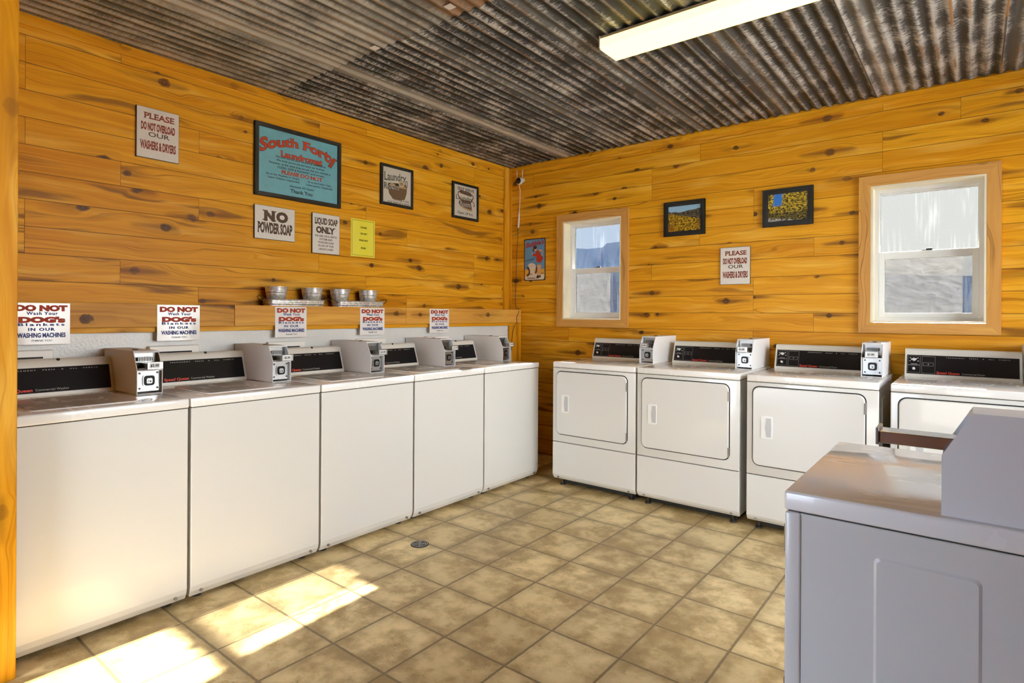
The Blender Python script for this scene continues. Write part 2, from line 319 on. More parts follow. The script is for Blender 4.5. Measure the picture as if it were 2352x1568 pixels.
def film_mat(name, cover, col, tcol):
    m = bpy.data.materials.new(name); m.use_nodes = True; t = m.node_tree; t.nodes.clear(); g = G(t)
    tr = N(t, 'ShaderNodeBsdfTransparent'); tl = N(t, 'ShaderNodeBsdfTranslucent'); di = N(t, 'ShaderNodeBsdfDiffuse')
    x, y, z = g.sep(g.coord())
    n = g.noise(g.comb(g.m('MULTIPLY', x, 14), 0, g.m('ADD', g.m('MULTIPLY', z, 46), g.m('MULTIPLY', x, 18))), 1, 5, 0.65)
    g.put(tl.inputs[0], g.mix(g.smooth(n, .35, .7), tuple(c*0.55 for c in tcol), tcol)); di.inputs[0].default_value = (*col, 1)
    a = N(t, 'ShaderNodeMixShader'); a.inputs[0].default_value = 0.4; t.links.new(tl.outputs[0], a.inputs[1]); t.links.new(di.outputs[0], a.inputs[2])
    mx = N(t, 'ShaderNodeMixShader'); g.put(mx.inputs[0], cover); t.links.new(tr.outputs[0], mx.inputs[1]); t.links.new(a.outputs[0], mx.inputs[2])
    o = N(t, 'ShaderNodeOutputMaterial'); t.links.new(mx.outputs[0], o.inputs[0]); return m
M_sun_haze = film_mat('sun_haze_layer', 0.40, (0.3, 0.3, 0.3), (0.150, 0.145, 0.136))  # added sheet, stands in for sun haze on the insect screen
M_screen = film_mat('insect_screen', 0.22, (0.05, 0.05, 0.05), (0.02, 0.02, 0.02))

def lens_mat():
    m, t, b, g = newmat('lamp_lens')
    x, y, z = g.sep(g.coord())
    b.inputs['Base Color'].default_value = (0.9, 0.85, 0.7, 1); b.inputs['Roughness'].default_value = 0.4
    b.inputs['Emission Color'].default_value = (1.0, 0.78, 0.135, 1); b.inputs['Emission Strength'].default_value = LAMP
    return m
M_lens = lens_mat()

def photo_mat(kind):
    m, t, b, g = newmat('photo_print_' + kind); x, y, z = g.sep(g.coord())
    # local x 0..w, z 0..h (metres)
    n = g.noise(g.comb(g.m('MULTIPLY', x, 60), 0, g.m('MULTIPLY', z, 85)), 1, 4, 0.7); lo = g.noise(g.comb(g.m('MULTIPLY', x, 14), 1, g.m('MULTIPLY', z, 18)), 1, 3)
    if kind == 'valley':
        ridge = g.m('ADD', 0.150, g.m('ADD', g.m('MULTIPLY', g.m('ABSOLUTE', g.m('SUBTRACT', x, 0.10)), 0.10), g.m('MULTIPLY', g.m('SUBTRACT', lo, .5), 0.03)))
        near = g.m('ADD', 0.130, g.m('SUBTRACT', g.m('MULTIPLY', g.m('SUBTRACT', n, .5), 0.02), g.m('MULTIPLY', g.m('SUBTRACT', x, 0.06), 0.22)))
        c = g.mix(g.smooth(n, .40, .60), (0.022, 0.022, 0.006), (0.50, 0.29, 0.02))
        c = g.mix(g.smooth(lo, .5, .7), c, (0.20, 0.075, 0.012))
        c = g.mix(g.smooth(g.m('SUBTRACT', z, near), -0.004, 0.004), c, g.mix(g.smooth(n, .4, .65), (0.022, 0.02, 0.018), (0.14, 0.11, 0.075)))
        c = g.mix(g.smooth(g.m('SUBTRACT', z, ridge), -0.002, 0.002), c, (0.30, 0.50, 0.68))
    else:
        gap = g.m('ABSOLUTE', g.m('SUBTRACT', x, g.m('ADD', 0.055, g.m('MULTIPLY', g.m('SUBTRACT', z, 0.05), 0.10)))); sky = g.m('MULTIPLY', g.smooth(g.m('ADD', gap, g.m('MULTIPLY', g.m('SUBTRACT', n, .5), 0.05)), 0.022, 0.034, 1.0, 0.0), g.smooth(z, 0.10, 0.12))
        c = g.mix(g.smooth(n, .42, .60), (0.012, 0.012, 0.008), (0.62, 0.42, 0.03)); c = g.mix(g.m('MULTIPLY', g.smooth(z, 0.09, 0.04), 0.8), c, g.mix(g.smooth(n, .5, .6), (0.012, 0.012, 0.01), (0.10, 0.085, 0.03)))
        c = g.mix(g.smooth(g.m('ADD', z, g.m('MULTIPLY', x, 0.12)), 0.030, 0.024), c, g.mix(g.smooth(n, .4, .55), (0.03, 0.03, 0.028), (0.48, 0.45, 0.40)))
        c = g.mix(sky, c, (0.03, 0.16, 0.55))
    g.put(b.inputs['Base Color'], c); b.inputs['Roughness'].default_value = 0.15; return m

# ------------------------------------------------------------------ mesh helpers
class MB:
    def __init__(s): s.bm = bmesh.new(); s.mi = 0
    def _fin(s, faces):
        for f in faces: f.material_index = s.mi
    def box(s, x0, x1, y0, y1, z0, z1, bev=0.0, seg=2):
        r = bmesh.ops.create_cube(s.bm, size=1)
        for v in r['verts']: v.co = Vector((x0 if v.co.x < 0 else x1, y0 if v.co.y < 0 else y1, z0 if v.co.z < 0 else z1))
        fs = {f for v in r['verts'] for f in v.link_faces}; s._fin(fs)
        if bev > 0:
            es = list({e for v in r['verts'] for e in v.link_edges})
            q = bmesh.ops.bevel(s.bm, geom=es, offset=bev, segments=seg, affect='EDGES', profile=0.5); s._fin(q['faces'])
        return s
    def prism(s, pts, axis, a, b):
        """closed 2-D outline pts extruded along axis from a to b"""
        def P(p, t):
            return {'x': (t, p[0], p[1]), 'y': (p[0], t, p[1]), 'z': (p[0], p[1], t)}[axis]
        va = [s.bm.verts.new(P(p, a)) for p in pts]; vb = [s.bm.verts.new(P(p, b)) for p in pts]
        fs = [s.bm.faces.new(va), s.bm.faces.new(vb[::-1])]
        n = len(pts)
        for i in range(n): fs.append(s.bm.faces.new((va[i], vb[i], vb[(i+1) % n], va[(i+1) % n])))
        s._fin(fs); return s
    def poly(s, pts):
        s._fin([s.bm.faces.new([s.bm.verts.new(p) for p in pts])]); return s
    def tube(s, pts, r, n=8, cap=True):
        pts = [Vector(p) for p in pts]; rings = []
        for i, p in enumerate(pts):
            d = (pts[min(i+1, len(pts)-1)] - pts[max(i-1, 0)]).normalized()
            a = d.cross(Vector((0, 0, 1)) if abs(d.z) < 0.9 else Vector((1, 0, 0))).normalized(); b = d.cross(a)
            rr = r[i] if isinstance(r, (list, tuple)) else r
            rings.append([s.bm.verts.new(p + a*math.cos(2*PI*k/n)*rr + b*math.sin(2*PI*k/n)*rr) for k in range(n)])
        fs = []
        for q0, q1 in zip(rings, rings[1:]):
            for k in range(n): fs.append(s.bm.faces.new((q0[k], q0[(k+1) % n], q1[(k+1) % n], q1[k])))
        if cap: fs.append(s.bm.faces.new(rings[0][::-1])); fs.append(s.bm.faces.new(rings[-1]))
        s._fin(fs); return s
    def lathe(s, prof, c=(0, 0, 0), axis='z', n=32):
        rings = []
        for r, h in prof:
            ring = []
            for k in range(n):
                a = 2*PI*k/n; p = (r*math.cos(a), r*math.sin(a))
                co = {'z': (p[0], p[1], h), 'y': (p[0], h, p[1]), 'x': (h, p[0], p[1])}[axis]
                ring.append(s.bm.verts.new(Vector(co) + Vector(c)))
            rings.append(ring)
        fs = []
        for q0, q1 in zip(rings, rings[1:]):
            for k in range(n): fs.append(s.bm.faces.new((q0[k], q0[(k+1) % n], q1[(k+1) % n], q1[k])))
        fs.append(s.bm.faces.new(rings[0][::-1])); fs.append(s.bm.faces.new(rings[-1])); s._fin(fs); return s
    def build(s, name, mats, parent=None, smooth=False):
        bmesh.ops.recalc_face_normals(s.bm, faces=s.bm.faces[:])
        me = bpy.data.meshes.new(name); s.bm.to_mesh(me); s.bm.free()
        for m in (mats if isinstance(mats, (list, tuple)) else [mats]): me.materials.append(m)
        if smooth:
            for p in me.polygons: p.use_smooth = True
            try: me.set_sharp_from_angle(angle=math.radians(38))
            except Exception: pass
        o = bpy.data.objects.new(name, me); COL.objects.link(o)
        if parent: o.parent = parent
        return o
def empty(name, loc=(0, 0, 0), rz=0.0, parent=None):
    o = bpy.data.objects.new(name, None); COL.objects.link(o); o.location = loc; o.rotation_euler = (0, 0, rz); o.empty_display_size = 0.1
    if parent: o.parent = parent
    return o
def tag(o, label=None, cat=None, group=None, kind=None):
    if label: o['label'] = label
    if cat: o['category'] = cat
    if group: o['group'] = group
    if kind: o['kind'] = kind
    return o
def struct(o, label=None): o['kind'] = 'structure'; return o
KIDS = {}
def kids(o): return [c for c in COL.objects if c.parent == o]
def copy_tree(o, parent=None):
    c = o.copy(); COL.objects.link(c)
    if parent: c.parent = parent
    for ch in kids(o): copy_tree(ch, c)
    return c
def rrect(x0, x1, z0, z1, r, n=5):
    out = []
    for cx, cz, a0 in ((x1-r, z1-r, 0), (x0+r, z1-r, PI/2), (x0+r, z0+r, PI), (x1-r, z0+r, 1.5*PI)):
        for k in range(n+1):
            a = a0 + PI/2*k/n; out.append((cx + r*math.cos(a), cz + r*math.sin(a)))
    return out

# ------------------------------------------------------------------ lettering (flat ink on the face of a sign)
_glyph = {}
def _raw(s, off):
    cu = bpy.data.curves.new('t', 'FONT'); cu.body = s; cu.offset = off; cu.resolution_u = 3
    o = bpy.data.objects.new('t', cu); COL.objects.link(o)
    dg = bpy.context.evaluated_depsgraph_get(); me = o.evaluated_get(dg).to_mesh()
    vs_ = [(v.co.x, v.co.y) for v in me.vertices]; fs_ = [tuple(p.vertices) for p in me.polygons]
    o.evaluated_get(dg).to_mesh_clear(); bpy.data.objects.remove(o); bpy.data.curves.remove(cu)
    return vs_, fs_
def _w(s):
    v, _ = _raw(s, 0); return max(p[0] for p in v) - min(p[0] for p in v)
def glyph(ch, off):
    k = (ch, off)
    if k not in _glyph:
        if ('adv', ch) not in _glyph: _glyph[('adv', ch)] = _w('H' + ch + 'H') - _glyph.setdefault('HH', _w('HH')) 
        v, f = ([], []) if ch == ' ' else _raw(ch, off)
        _glyph[k] = (v, f, _glyph[('adv', ch)])
    return _glyph[k]
SER = {'A': ((), (0.05, 0.95)), 'B': ((0.1,), (0.1,)), 'D': ((0.1,), (0.1,)), 'E': ((0.1,), (0.1,)), 'F': ((0.12,), (0.12,)), 'H': ((0.1, 0.9), (0.1, 0.9)), 'I': ((0.5,), (0.5,)),
       'K': ((0.1, 0.9), (0.1, 0.92)), 'L': ((0.12,), (0.12,)), 'M': ((0.08, 0.92), (0.08, 0.92)), 'N': ((0.1, 0.9), (0.1, 0.9)), 'P': ((0.1,), (0.12,)), 'R': ((0.1,), (0.1, 0.92)),
       'T': ((), (0.5,)), 'U': ((0.1, 0.9), ()), 'W': ((0.04, 0.96), ()), 'Y': ((0.06, 0.94), (0.5,)), 'h': ((0.12,), (0.12, 0.9)), 'n': ((0.12,), (0.12, 0.9)), 'm': ((0.08,), (0.08, 0.5, 0.93)),
       'u': ((0.12, 0.88), (0.9,)), 'r': ((0.2,), (0.2,)), 'd': ((0.9,), (0.9,)), 't': ((), ()), 'a': ((), (0.9,)), 'y': ((0.08, 0.92), ()), 'l': ((0.5,), (0.5,)), 'i': ((), (0.5,)), 'k': ((0.1,), (0.1, 0.9)), 'f': ((), (0.4,))}
def textgeo(s, off=0.0, serif=0.0, track=0.0, shear=0.0):
    V, F, x = [], [], 0.0
    for i_, ch in enumerate(s):
        hz = (i_ % 2)*0.00012
        v, f, adv = glyph(ch, off)
        b = len(V); V += [(p[0] + x + shear*p[1], p[1], hz) for p in v]; F += [tuple(i + b for i in q) for q in f]
        if serif and v and ch in SER:
            x0, x1 = min(p[0] for p in v), max(p[0] for p in v); y0, y1 = min(p[1] for p in v), max(p[1] for p in v); y0 = max(y0, -0.02) if ch != 'y' else y0
            for row, yy, sg in ((SER[ch][0], y1, -1), (SER[ch][1], y0, 1)):
                for fx in row:
                    cx = x + x0 + fx*(x1 - x0); b = len(V); h = 0.085
                    V += [(a_ + shear*b_, b_, hz + 0.00006) for a_, b_ in ((cx - serif, yy), (cx + serif, yy), (cx + serif, yy + sg*h), (cx - serif, yy + sg*h))]; F.append((b, b+1, b+2, b+3))
        x += adv + track
    return V, F
class Ink:
    """collects flat lettering / drawing polygons in 0..1 sheet coordinates, several inks"""
    def __init__(s, place): s.bm = bmesh.new(); s.mats = []; s.place = place; s.lay = 0
    def mat(s, m):
        if m not in s.mats: s.mats.append(m)
        return s.mats.index(m)
    def add(s, V, F, m, lift=0.0):
        vs_ = [s.bm.verts.new(s.place(p[0], p[1], lift + (p[2] if len(p) > 2 else 0.0))) for p in V]; k = s.mat(m)
        for f in F:
            try: s.bm.faces.new([vs_[i] for i in f]).material_index = k
            except ValueError: pass
    def text(s, t, u0, u1, v0, v1, m, off=0.0, serif=0.0, track=0.0, shear=0.0, lift=0.0, warp=None, outline=None):
        V, F = textgeo(t, off, serif, track, shear)
        x0, x1 = min(p[0] for p in V), max(p[0] for p in V)
        caps = any(c.isupper() or c in 'bdfhklt0123456789' for c in t); top = max(p[1] for p in V); bot = 0.0
        def Q(p):
            a = (p[0] - x0)/(x1 - x0); b = (p[1] - bot)/(top - bot)
            if warp: return warp(a, b)
            return (u0 + a*(u1 - u0), v0 + b*(v1 - v0))
        if outline:
            V2, F2 = textgeo(t, off + outline[1], serif + outline[1], track, shear)
            s.add([(*Q(p), p[2]) for p in V2], F2, outline[0], lift)
            lift += 0.0003
        s.add([(*Q(p), p[2]) for p in V], F, m, lift)
    def poly(s, pts, m, lift=0.0): s.add(pts, [tuple(range(len(pts)))], m, lift)
    def rect(s, u0, u1, v0, v1, m, lift=0.0): s.poly([(u0, v0), (u1, v0), (u1, v1), (u0, v1)], m, lift)
    def frame(s, u0, u1, v0, v1, tu, tv, m, lift=0.0):
        s.rect(u0, u1, v0, v0+tv, m, lift); s.rect(u0, u1, v1-tv, v1, m, lift); s.rect(u0, u0+tu, v0, v1, m, lift); s.rect(u1-tu, u1, v0, v1, m, lift)
    def ell(s, cu, cv, ru, rv, m, lift=0.0, n=20, a0=0, a1=2*PI): s.poly([(cu + ru*math.cos(a0 + (a1-a0)*k/n), cv + rv*math.sin(a0 + (a1-a0)*k/n)) for k in range(n)], m, lift)
    def line(s, pts, w, m, lift=0.0):
        for (x0, y0), (x1, y1) in zip(pts, pts[1:]):
            L = math.hypot(x1-x0, y1-y0) or 1; nx, ny = -(y1-y0)/L*w/2, (x1-x0)/L*w/2
            s.poly([(x0-nx, y0-ny), (x1-nx, y1-ny), (x1+nx, y1+ny), (x0+nx, y0+ny)], m, lift)
    def build(s, name, parent=None):
        me = bpy.data.meshes.new(name); s.bm.to_mesh(me); s.bm.free()
        for m in s.mats: me.materials.append(m)
        o = bpy.data.objects.new(name, me); COL.objects.link(o)
        if parent: o.parent = parent
        return o

# ================================================================== THE ROOM
WT = 2.76   # walls run up behind the corrugated ceiling
CZ = 2.692
XR, YF = 5.2, -5.7
struct(MB().box(0, XR, YF, 0, -0.08, 0).build('floor', M_floor))
struct(MB().box(-0.14, 0, YF, 0.14, -0.08, WT).build('wall_left', MW['wall2']))
W1 = (0.645, 1.198, 1.255, 2.098); W2 = (3.006, 3.562, 1.257, 2.105)
b = MB(); D = 0.14
b.box(0, XR, 0, D, -0.08, W1[2]-.012); b.box(0, XR, 0, D, 2.117, WT)
b.box(0, W1[0]-.012, 0, D, W1[2]-.012, 2.117); b.box(W1[1]+.012, W2[0]-.012, 0, D, W1[2]-.012, 2.117); b.box(W2[1]+.012, XR, 0, D, W1[2]-.012, 2.117)
struct(b.build('wall_back', MW['wall']))
b = MB(); b.box(XR, XR+.14, YF, 0.14, -0.08, 0.8); b.box(XR, XR+.14, YF, 0.14, 2.5, WT); b.box(XR, XR+.14, YF, -3.1, .8, 2.5); b.box(XR, XR+.14, -.4, 0.14, .8, 2.5)
struct(b.build('wall_right', MW['wall']))
w3 = struct(empty('added_window', (XR, -1.75, 0.8))); b = MB()  # unseen side window, added to bring daylight onto the washers
for y in (-1.35, -.03, 1.29): b.box(.04, .10, y, y+.06, 0, 1.7)
for z in (0, 1.64): b.box(.04, .10, -1.35, 1.35, z, z+.06)
b.build('window_frame', M_vinyl, w3); MB().box(.068, .072, -1.29, 1.29, .06, 1.64).build('glass', M_clear, w3)
# wall behind the camera, with a glazed entrance added unseen to let in sky light
b = MB(); b.box(0, .9, YF-.14, YF, -0.08, WT); b.box(2.16, XR, YF-.14, YF, -0.08, WT); b.box(.9, 2.16, YF-.14, YF, 2.15, WT)
struct(b.build('wall_front', MW['wall']))
dr = struct(empty('added_door', (1.53, YF, 0)))
b = MB()
for x in (-.63, .57): b.box(x, x+.06, -.10, -.04, 0, 2.15)
for z in (0, 2.09): b.box(-.57, .57, -.10, -.04, z, z+.06)
b.build('door_frame', M_vinyl, dr); MB().box(-.57, .57, -.072, -.068, .06, 2.09).build('door_glass', M_clear, dr)
# partition the photographer looks past, at the left edge
struct(MB().box(0, 0.88, -4.05, -3.925, 0, CZ-.01).build('wall_partition', MW['wall2']))
struct(MB().box(0.88, 0.90, -4.075, -3.862, 0, CZ-.012, 0.003).build('trim_1', MW['trimv']))
# corner boards and the ripped board under the ceiling
b = MB(); b.box(0.0, 0.018, -0.088, 0, 1.331, CZ-.012, .002); b.box(0.018, 0.038, -0.018, 0, 1.331, CZ-.012, .002)
struct(b.build('trim_2', MW['trimv']))
struct(MB().box(0.0, 0.012, -3.92, -0.088, 2.638, CZ-.010, .002).build('trim_3', MW['trimh']))
struct(MB().box(0.038, XR, -0.012, 0, 2.638, CZ-.010, .002).build('trim_4', MW['trimh']))
# ceiling: two rows of corrugated sheets, the far row lapping under the near one
def corr(name, y0, y1, dz, mat):
    bm = bmesh.new(); P = 0.0676; n = int(XR/(P/8)); A = 0.0062; t = 0.0012
    ys = [y0, y1]; prev = None
    for i in range(n+1):
        x = 0.001 + (XR-.002)*i/n; z = CZ + dz + A*math.sin(2*PI*x/P)
        cur = [bm.verts.new((x, y0, z)), bm.verts.new((x, y1, z)), bm.verts.new((x, y1, z+t)), bm.verts.new((x, y0, z+t))]
        if prev:
            for k in range(4): f = bm.faces.new((prev[k], prev[(k+1) % 4], cur[(k+1) % 4], cur[k])); f.smooth = True
        prev = cur
    bmesh.ops.recalc_face_normals(bm, faces=bm.faces[:])
    me = bpy.data.meshes.new(name); bm.to_mesh(me); bm.free(); me.materials.append(mat)
    try: me.set_sharp_from_angle(angle=math.radians(50))
    except Exception: pass
    o = bpy.data.objects.new(name, me); COL.objects.link(o); return struct(o)
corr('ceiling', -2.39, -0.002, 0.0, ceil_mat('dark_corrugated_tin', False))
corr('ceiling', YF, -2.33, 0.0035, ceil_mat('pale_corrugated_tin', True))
struct(MB().box(-.14, XR+.14, YF-.14, .14, WT, WT+.06).build('roof_light_block', M_dark))  # unseen slab above the tin, put in to block sky light

# ------------------------------------------------------------------ windows
def window(name, x0, x1, z0, z1, haze_frac):
    w = struct(empty(name, ((x0+x1)/2, 0, z0))); cx = (x0+x1)/2
    X0, X1, H = x0-cx, x1-cx, z1-z0; c = 0.078; e = 0.02
    # mitred pine casing
    b = MB(); b.prism([(X0-c, H+c), (X1+c, H+c), (X1+.012, H+.012), (X0-.012, H+.012)], 'y', -e, 0); b.build('casing_head', MW['casingh'], w)
    b = MB(); b.prism([(X0-c, -c), (X1+c, -c), (X1+.012, -.012), (X0-.012, -.012)], 'y', -e, 0); b.build('casing_sill', MW['casingh'], w)
    b = MB(); b.prism([(X0-c, -c+.001), (X0-c, H+c-.001), (X0-.012, H+.012), (X0-.012, -.012)], 'y', -e, 0); b.build('casing_side', MW['casingv'], w)
    b = MB(); b.prism([(X1+c, -c+.001), (X1+c, H+c-.001), (X1+.012, H+.012), (X1+.012, -.012)], 'y', -e, 0); b.build('casing_side', MW['casingv'], w)
    b = MB(); t = .012; e2 = -e+.001; b.box(X0-t+.0004, X0, e2, .14, -t+.0004, H+t-.0004); b.box(X1, X1+t-.0004, e2, .14, -t+.0004, H+t-.0004); b.box(X0, X1, e2, .14, -t+.0004, 0); b.box(X0, X1, e2, .14, H, H+t-.0004)
    b.build('jamb', MW['jamb'], w)
    fi = 0.022; y0, y1 = .085, .15
    b = MB(); b.box(X0, X0+fi, y0, y1, 0, H); b.box(X1-fi, X1, y0, y1, 0, H); b.box(X0+fi, X1-fi, y0, y1, H-fi, H); b.box(X0+fi, X1-fi, y0, y1, 0, fi)
    b.build('window_frame', M_vinyl, w)
    zr = 0.440 if H else 0      # meeting rail
    s = 0.024
    b = MB(); a0, a1 = X0+fi, X1-fi
    b.box(a0, a0+.006, .118, .138, zr, H-fi); b.box(a1-.006, a1, .118, .138, zr, H-fi); b.box(a0+.006, a1-.006, .118, .138, H-fi-.010, H-fi); b.box(a0+.006, a1-.006, .118, .138, zr-.01, zr+.006)
    us = b.build('upper_sash', M_vinyl, w)
    MB().box(a0+.006, a1-.006, .127, .130, zr+.006, H-fi-.010).build('glass', M_glass, us)
    b = MB(); b.box(a0, a0+s+.008, .090, .116, fi, zr+.003, .002); b.box(a1-s-.008, a1, .090, .116, fi, zr+.003, .002)
    b.box(a0+s+.008, a1-s-.008, .090, .116, zr-.044, zr+.003, .002); b.box(a0+s+.008, a1-s-.008, .090, .116, fi, fi+.028, .002)
    ls = b.build('lower_sash', M_vinyl, w)
    MB().box(a0+s+.008, a1-s-.008, .102, .105, fi+.028, zr-.044).build('glass', M_glass, ls)
    b = MB(); b.box(-.028, .028, .094, .112, zr+.003, zr+.009, .002); b.box(-.006, .030, .088, .100, zr+.009, zr+.015, .002); b.build('latch', M_gasket, w)
    MB().box(a0+.004, a1-.004, .1445, .1455, fi, zr).build('insect_screen', M_screen, w)
    MB().box(a0+.004, a0+.004+(a1-a0)*haze_frac, .1400, .1410, fi, zr-.012).build('sun_haze_layer', M_sun_haze, w)  # added layer: bright sun haze over part of the lower pane
    return w
window('window_1', *W1, 0.70); window('window_2', *W2, 0.84)

# ------------------------------------------------------------------ outdoors
struct(MB().box(-500, 500, 0.3, 900, -0.45, -0.35).build('ground', pm('dry_ground', (0.36, 0.31, 0.24), 0.9, noise=0.2, nscale=0.3)))
struct(MB().box(-60, 60, -90, -0.3, -0.46, -0.352).build('ground', pm('gravel_yard', (0.21, 0.218, 0.23), 0.9, noise=0.15, nscale=2)))
bm = bmesh.new(); pts = [(-420, 46), (-330, 50), (-260, 44), (-215, 40), (-187, 42.3), (-180, 41.6), (-172, 42.4), (-165, 43.7), (-158, 44.4), (-130, 45), (-100, 38), (-70, 29), (-40, 22.5), (-10, 19), (40, 17), (110, 18), (220, 22), (330, 20)]
rows = []
for k, (yy, fz) in enumerate(((284, 0.0), (292, 0.55), (300, 1.0), (330, 0.8), (420, 0.0))):
    rows.append([bm.verts.new((x*(yy/300.0), yy + 4*math.sin(i*2.1 + k), h*fz - .5)) for i, (x, h) in enumerate(pts)])
for a, c in zip(rows, rows[1:]):
    for i in range(len(pts)-1): bm.faces.new((a[i], a[i+1], c[i+1], c[i]))
me = bpy.data.meshes.new('hills'); bm.to_mesh(me); bm.free(); me.materials.append(pm('hazy_blue_hills', (0.26, 0.38, 0.60), 1.0, noise=0.08, nscale=0.03))
struct_o = bpy.data.objects.new('hills', me); COL.objects.link(struct_o); struct(struct_o)

# ================================================================== LEDGE BEHIND THE WASHERS
lg = tag(empty('ledge', (0.075, -1.96, 1.18)), 'long pine ledge box running along the left wall above the white splash panel', 'ledge')
def loc(o, p): # shift mesh so that parts in world coordinates sit under a moved parent
    o.matrix_parent_inverse = Matrix.Translation(-Vector(p)); return o
LP = (0.075, -1.96, 1.18)
for ya, yb, mt in ((-3.92, -2.733, 'ledge_dark'), (-2.7315, -1.4315, 'ledge'), (-1.430, -0.004, 'ledge')):
    loc(MB().box(0.136, 0.154, ya, yb, 1.207, 1.330, .002).build('front_board', MW[mt], lg), LP)
loc(MB().box(0.0005, 0.136, -3.92, -0.004, 1.312, 1.329).build('top_board', MW['ledge'], lg), LP)
loc(MB().box(0.112, 0.136, -3.92, -0.004, 1.180, 1.207, .002).build('lower_strip', MW['trimh'], lg), LP)
b = MB(); b.box(0.116, 0.134, -0.150, -0.006, 0.02, 1.180, .002); b.box(0.134, 0.156, -0.045, -0.004, 0.02, 1.206, .002)
struct(b.build('trim_5', MW['trimv']))
tag(MB().box(0.094, 0.112, -3.92, -0.150, 0.02, 1.1795).build('splash_panel', M_panel), 'white pebbled wall panel below the pine ledge, behind the washers', 'wall panel')
# white valve covers on the splash panel, one behind each washer
vc = None
ORD = ['first', 'second', 'third', 'fourth', 'fifth']
WY = [-0.6357 - 0.655*(4-k) for k in range(5)]       # right end of each washer
for k in range(5):
    yc = -3.05 + 0.655*(k) - 0.655
    if vc is None:
        vc = empty('valve_cover', (0.112, yc, 1.0))
        MB().box(0.0003, 0.036, -.125, .125, -0.02, 0.106, .004).build('cover_box', M_white_plastic, vc)
        MB().box(0.036, 0.0366, -.105, .085, 0.068, 0.076).build('slot', M_gap, vc)
        o = vc
    else:
        o = copy_tree(vc); o.location = (0.112, yc, 1.0)
    tag(o, 'white flat valve cover on the panel behind the %s washer from the left' % ORD[k] if k else 'white flat valve cover half hidden by the pine post at far left', 'valve cover', 'white valve covers behind the washers')

# ================================================================== COIN BOX + MACHINES
# machine frame: x to the right, y from the front backwards, z up
def coin_box(parent, x0, y0, z0, slide=0.055):
    w = 0.108; t = 0.003
    prof = [(0, 0), (0, .113), (.046, .197), (.42, .197), (.42, 0)]
    ys = y0
    b = MB()
    for a in (x0, x0+w-t): b.prism([(ys+p[0], z0+p[1]) for p in prof], 'x', a, a+t)
    b.box(x0+t, x0+w-t, ys+.046, ys+.42, z0+.194, z0+.197); b.box(x0+t, x0+w-t, ys, ys+.42, z0, z0+.003); b.box(x0+t, x0+w-t, ys+.417, ys+.42, z0+.003, z0+.194)
    b.box(x0+t, x0+w-t, ys+.0005, ys+.07, z0+.107, z0+.112)          # shelf between the two openings
    b.prism([(ys+.0405, z0+.188), (ys+.046, z0+.197), (ys+.060, z0+.194), (ys+.060, z0+.188)], 'x', x0+t, x0+w-t)
    bx = b.build('coin_box', M_box, parent)
    # lower opening: chrome lock plate with a dark square well
    b = MB(); y = ys+.018
    b.box(x0+t, x0+w-t, y+.002, y+.006, z0+.012, z0+.107); b.build('lock_plate', M_chrome, bx)
    b = MB(); b.prism(rrect(x0+.030, x0+.084, z0+.034, z0+.088, .014), 'y', y-.003, y+.002); b.build('lock_rim', M_chrome, bx, True)
    b = MB(); b.prism(rrect(x0+.034, x0+.080, z0+.038, z0+.084, .012), 'y', y-.0036, y-.0029); b.build('lock_well', M_black, bx)
    b = MB(); b.prism(rrect(x0+.044, x0+.068, z0+.048, z0+.072, .006), 'y', y-.010, y-.0035); b.lathe([(.0085, y-.014), (.0085, y-.009)], (x0+.058, 0, z0+.058), 'y', 16); b.build('lock', M_chrome, bx, True)
    b = MB(); b.lathe([(.004, y-.0148), (.004, y-.0139)], (x0+.058, 0, z0+.058), 'y', 12); b.build('keyhole', M_gap, bx)
    for sx, sz in ((.018, .026), (.092, .026), (.018, .096), (.092, .096)):
        MB().lathe([(.0045, y-.001), (.0045, y+.002)], (x0+sx, 0, z0+sz), 'y', 12).build('screw', M_dark, bx)
    # upper opening: coin mechanism set back behind the slope
    b = MB(); b.box(x0+t, x0+w-t, ys+.070, ys+.074, z0+.112, z0+.194); b.build('mechanism_plate', M_chromed, bx)
    b = MB(); b.box(x0+.020, x0+.086, ys+.056, ys+.070, z0+.150, z0+.166)
    mp = b.build('coin_slots', M_dark, bx)
    b = MB()
    for k in range(9): b.box(x0+.024+k*.0066, x0+.0262+k*.0066, ys+.050, ys+.056, z0+.147, z0+.170)
    b.build('slot_divider', M_chromed, bx)
    b = MB(); b.box(x0+.010, x0+.060, ys+.040, ys+.070, z0+.118, z0+.142, .002); b.build('slide_housing', M_dark, bx)
    b = MB(); b.box(x0+.016, x0+.050, ys+.020, ys+.044, z0+.1125, z0+.118); b.box(x0+.054, x0+.084, ys+.020, ys+.044, z0+.1125, z0+.118); b.build('slide_rail', M_hplastic, bx)
    # slide sticking out, with a price plate on its end
    b = MB(); ye = ys + .012 - slide
    b.box(x0+.030, x0+.086, ye, ys+.060, z0+.119, z0+.143, .0015); b.build('coin_slide', M_slide, bx)
    b = MB(); b.box(x0+.026, x0+.092, ye-.006, ye, z0+.116, z0+.150, .0015); pp = b.build('price_plate', M_chrome, bx)
    ink = Ink(lambda u, v, l: (x0+.034+u*.044, ye-.0064-l, z0+.122+v*.024))
    ink.rect(0, 1, 0, 1, M_hplastic); ink.text('$2.00', .10, .90, .28, .80, M_ink, 0.03, lift=.0004); ink.build('price_label', bx)
    MB().box(x0+.04, x0+.06, ys+.16, ys+.18, z0+.197, z0+.201, .001).build('bolt', M_dark, bx)
    return bx

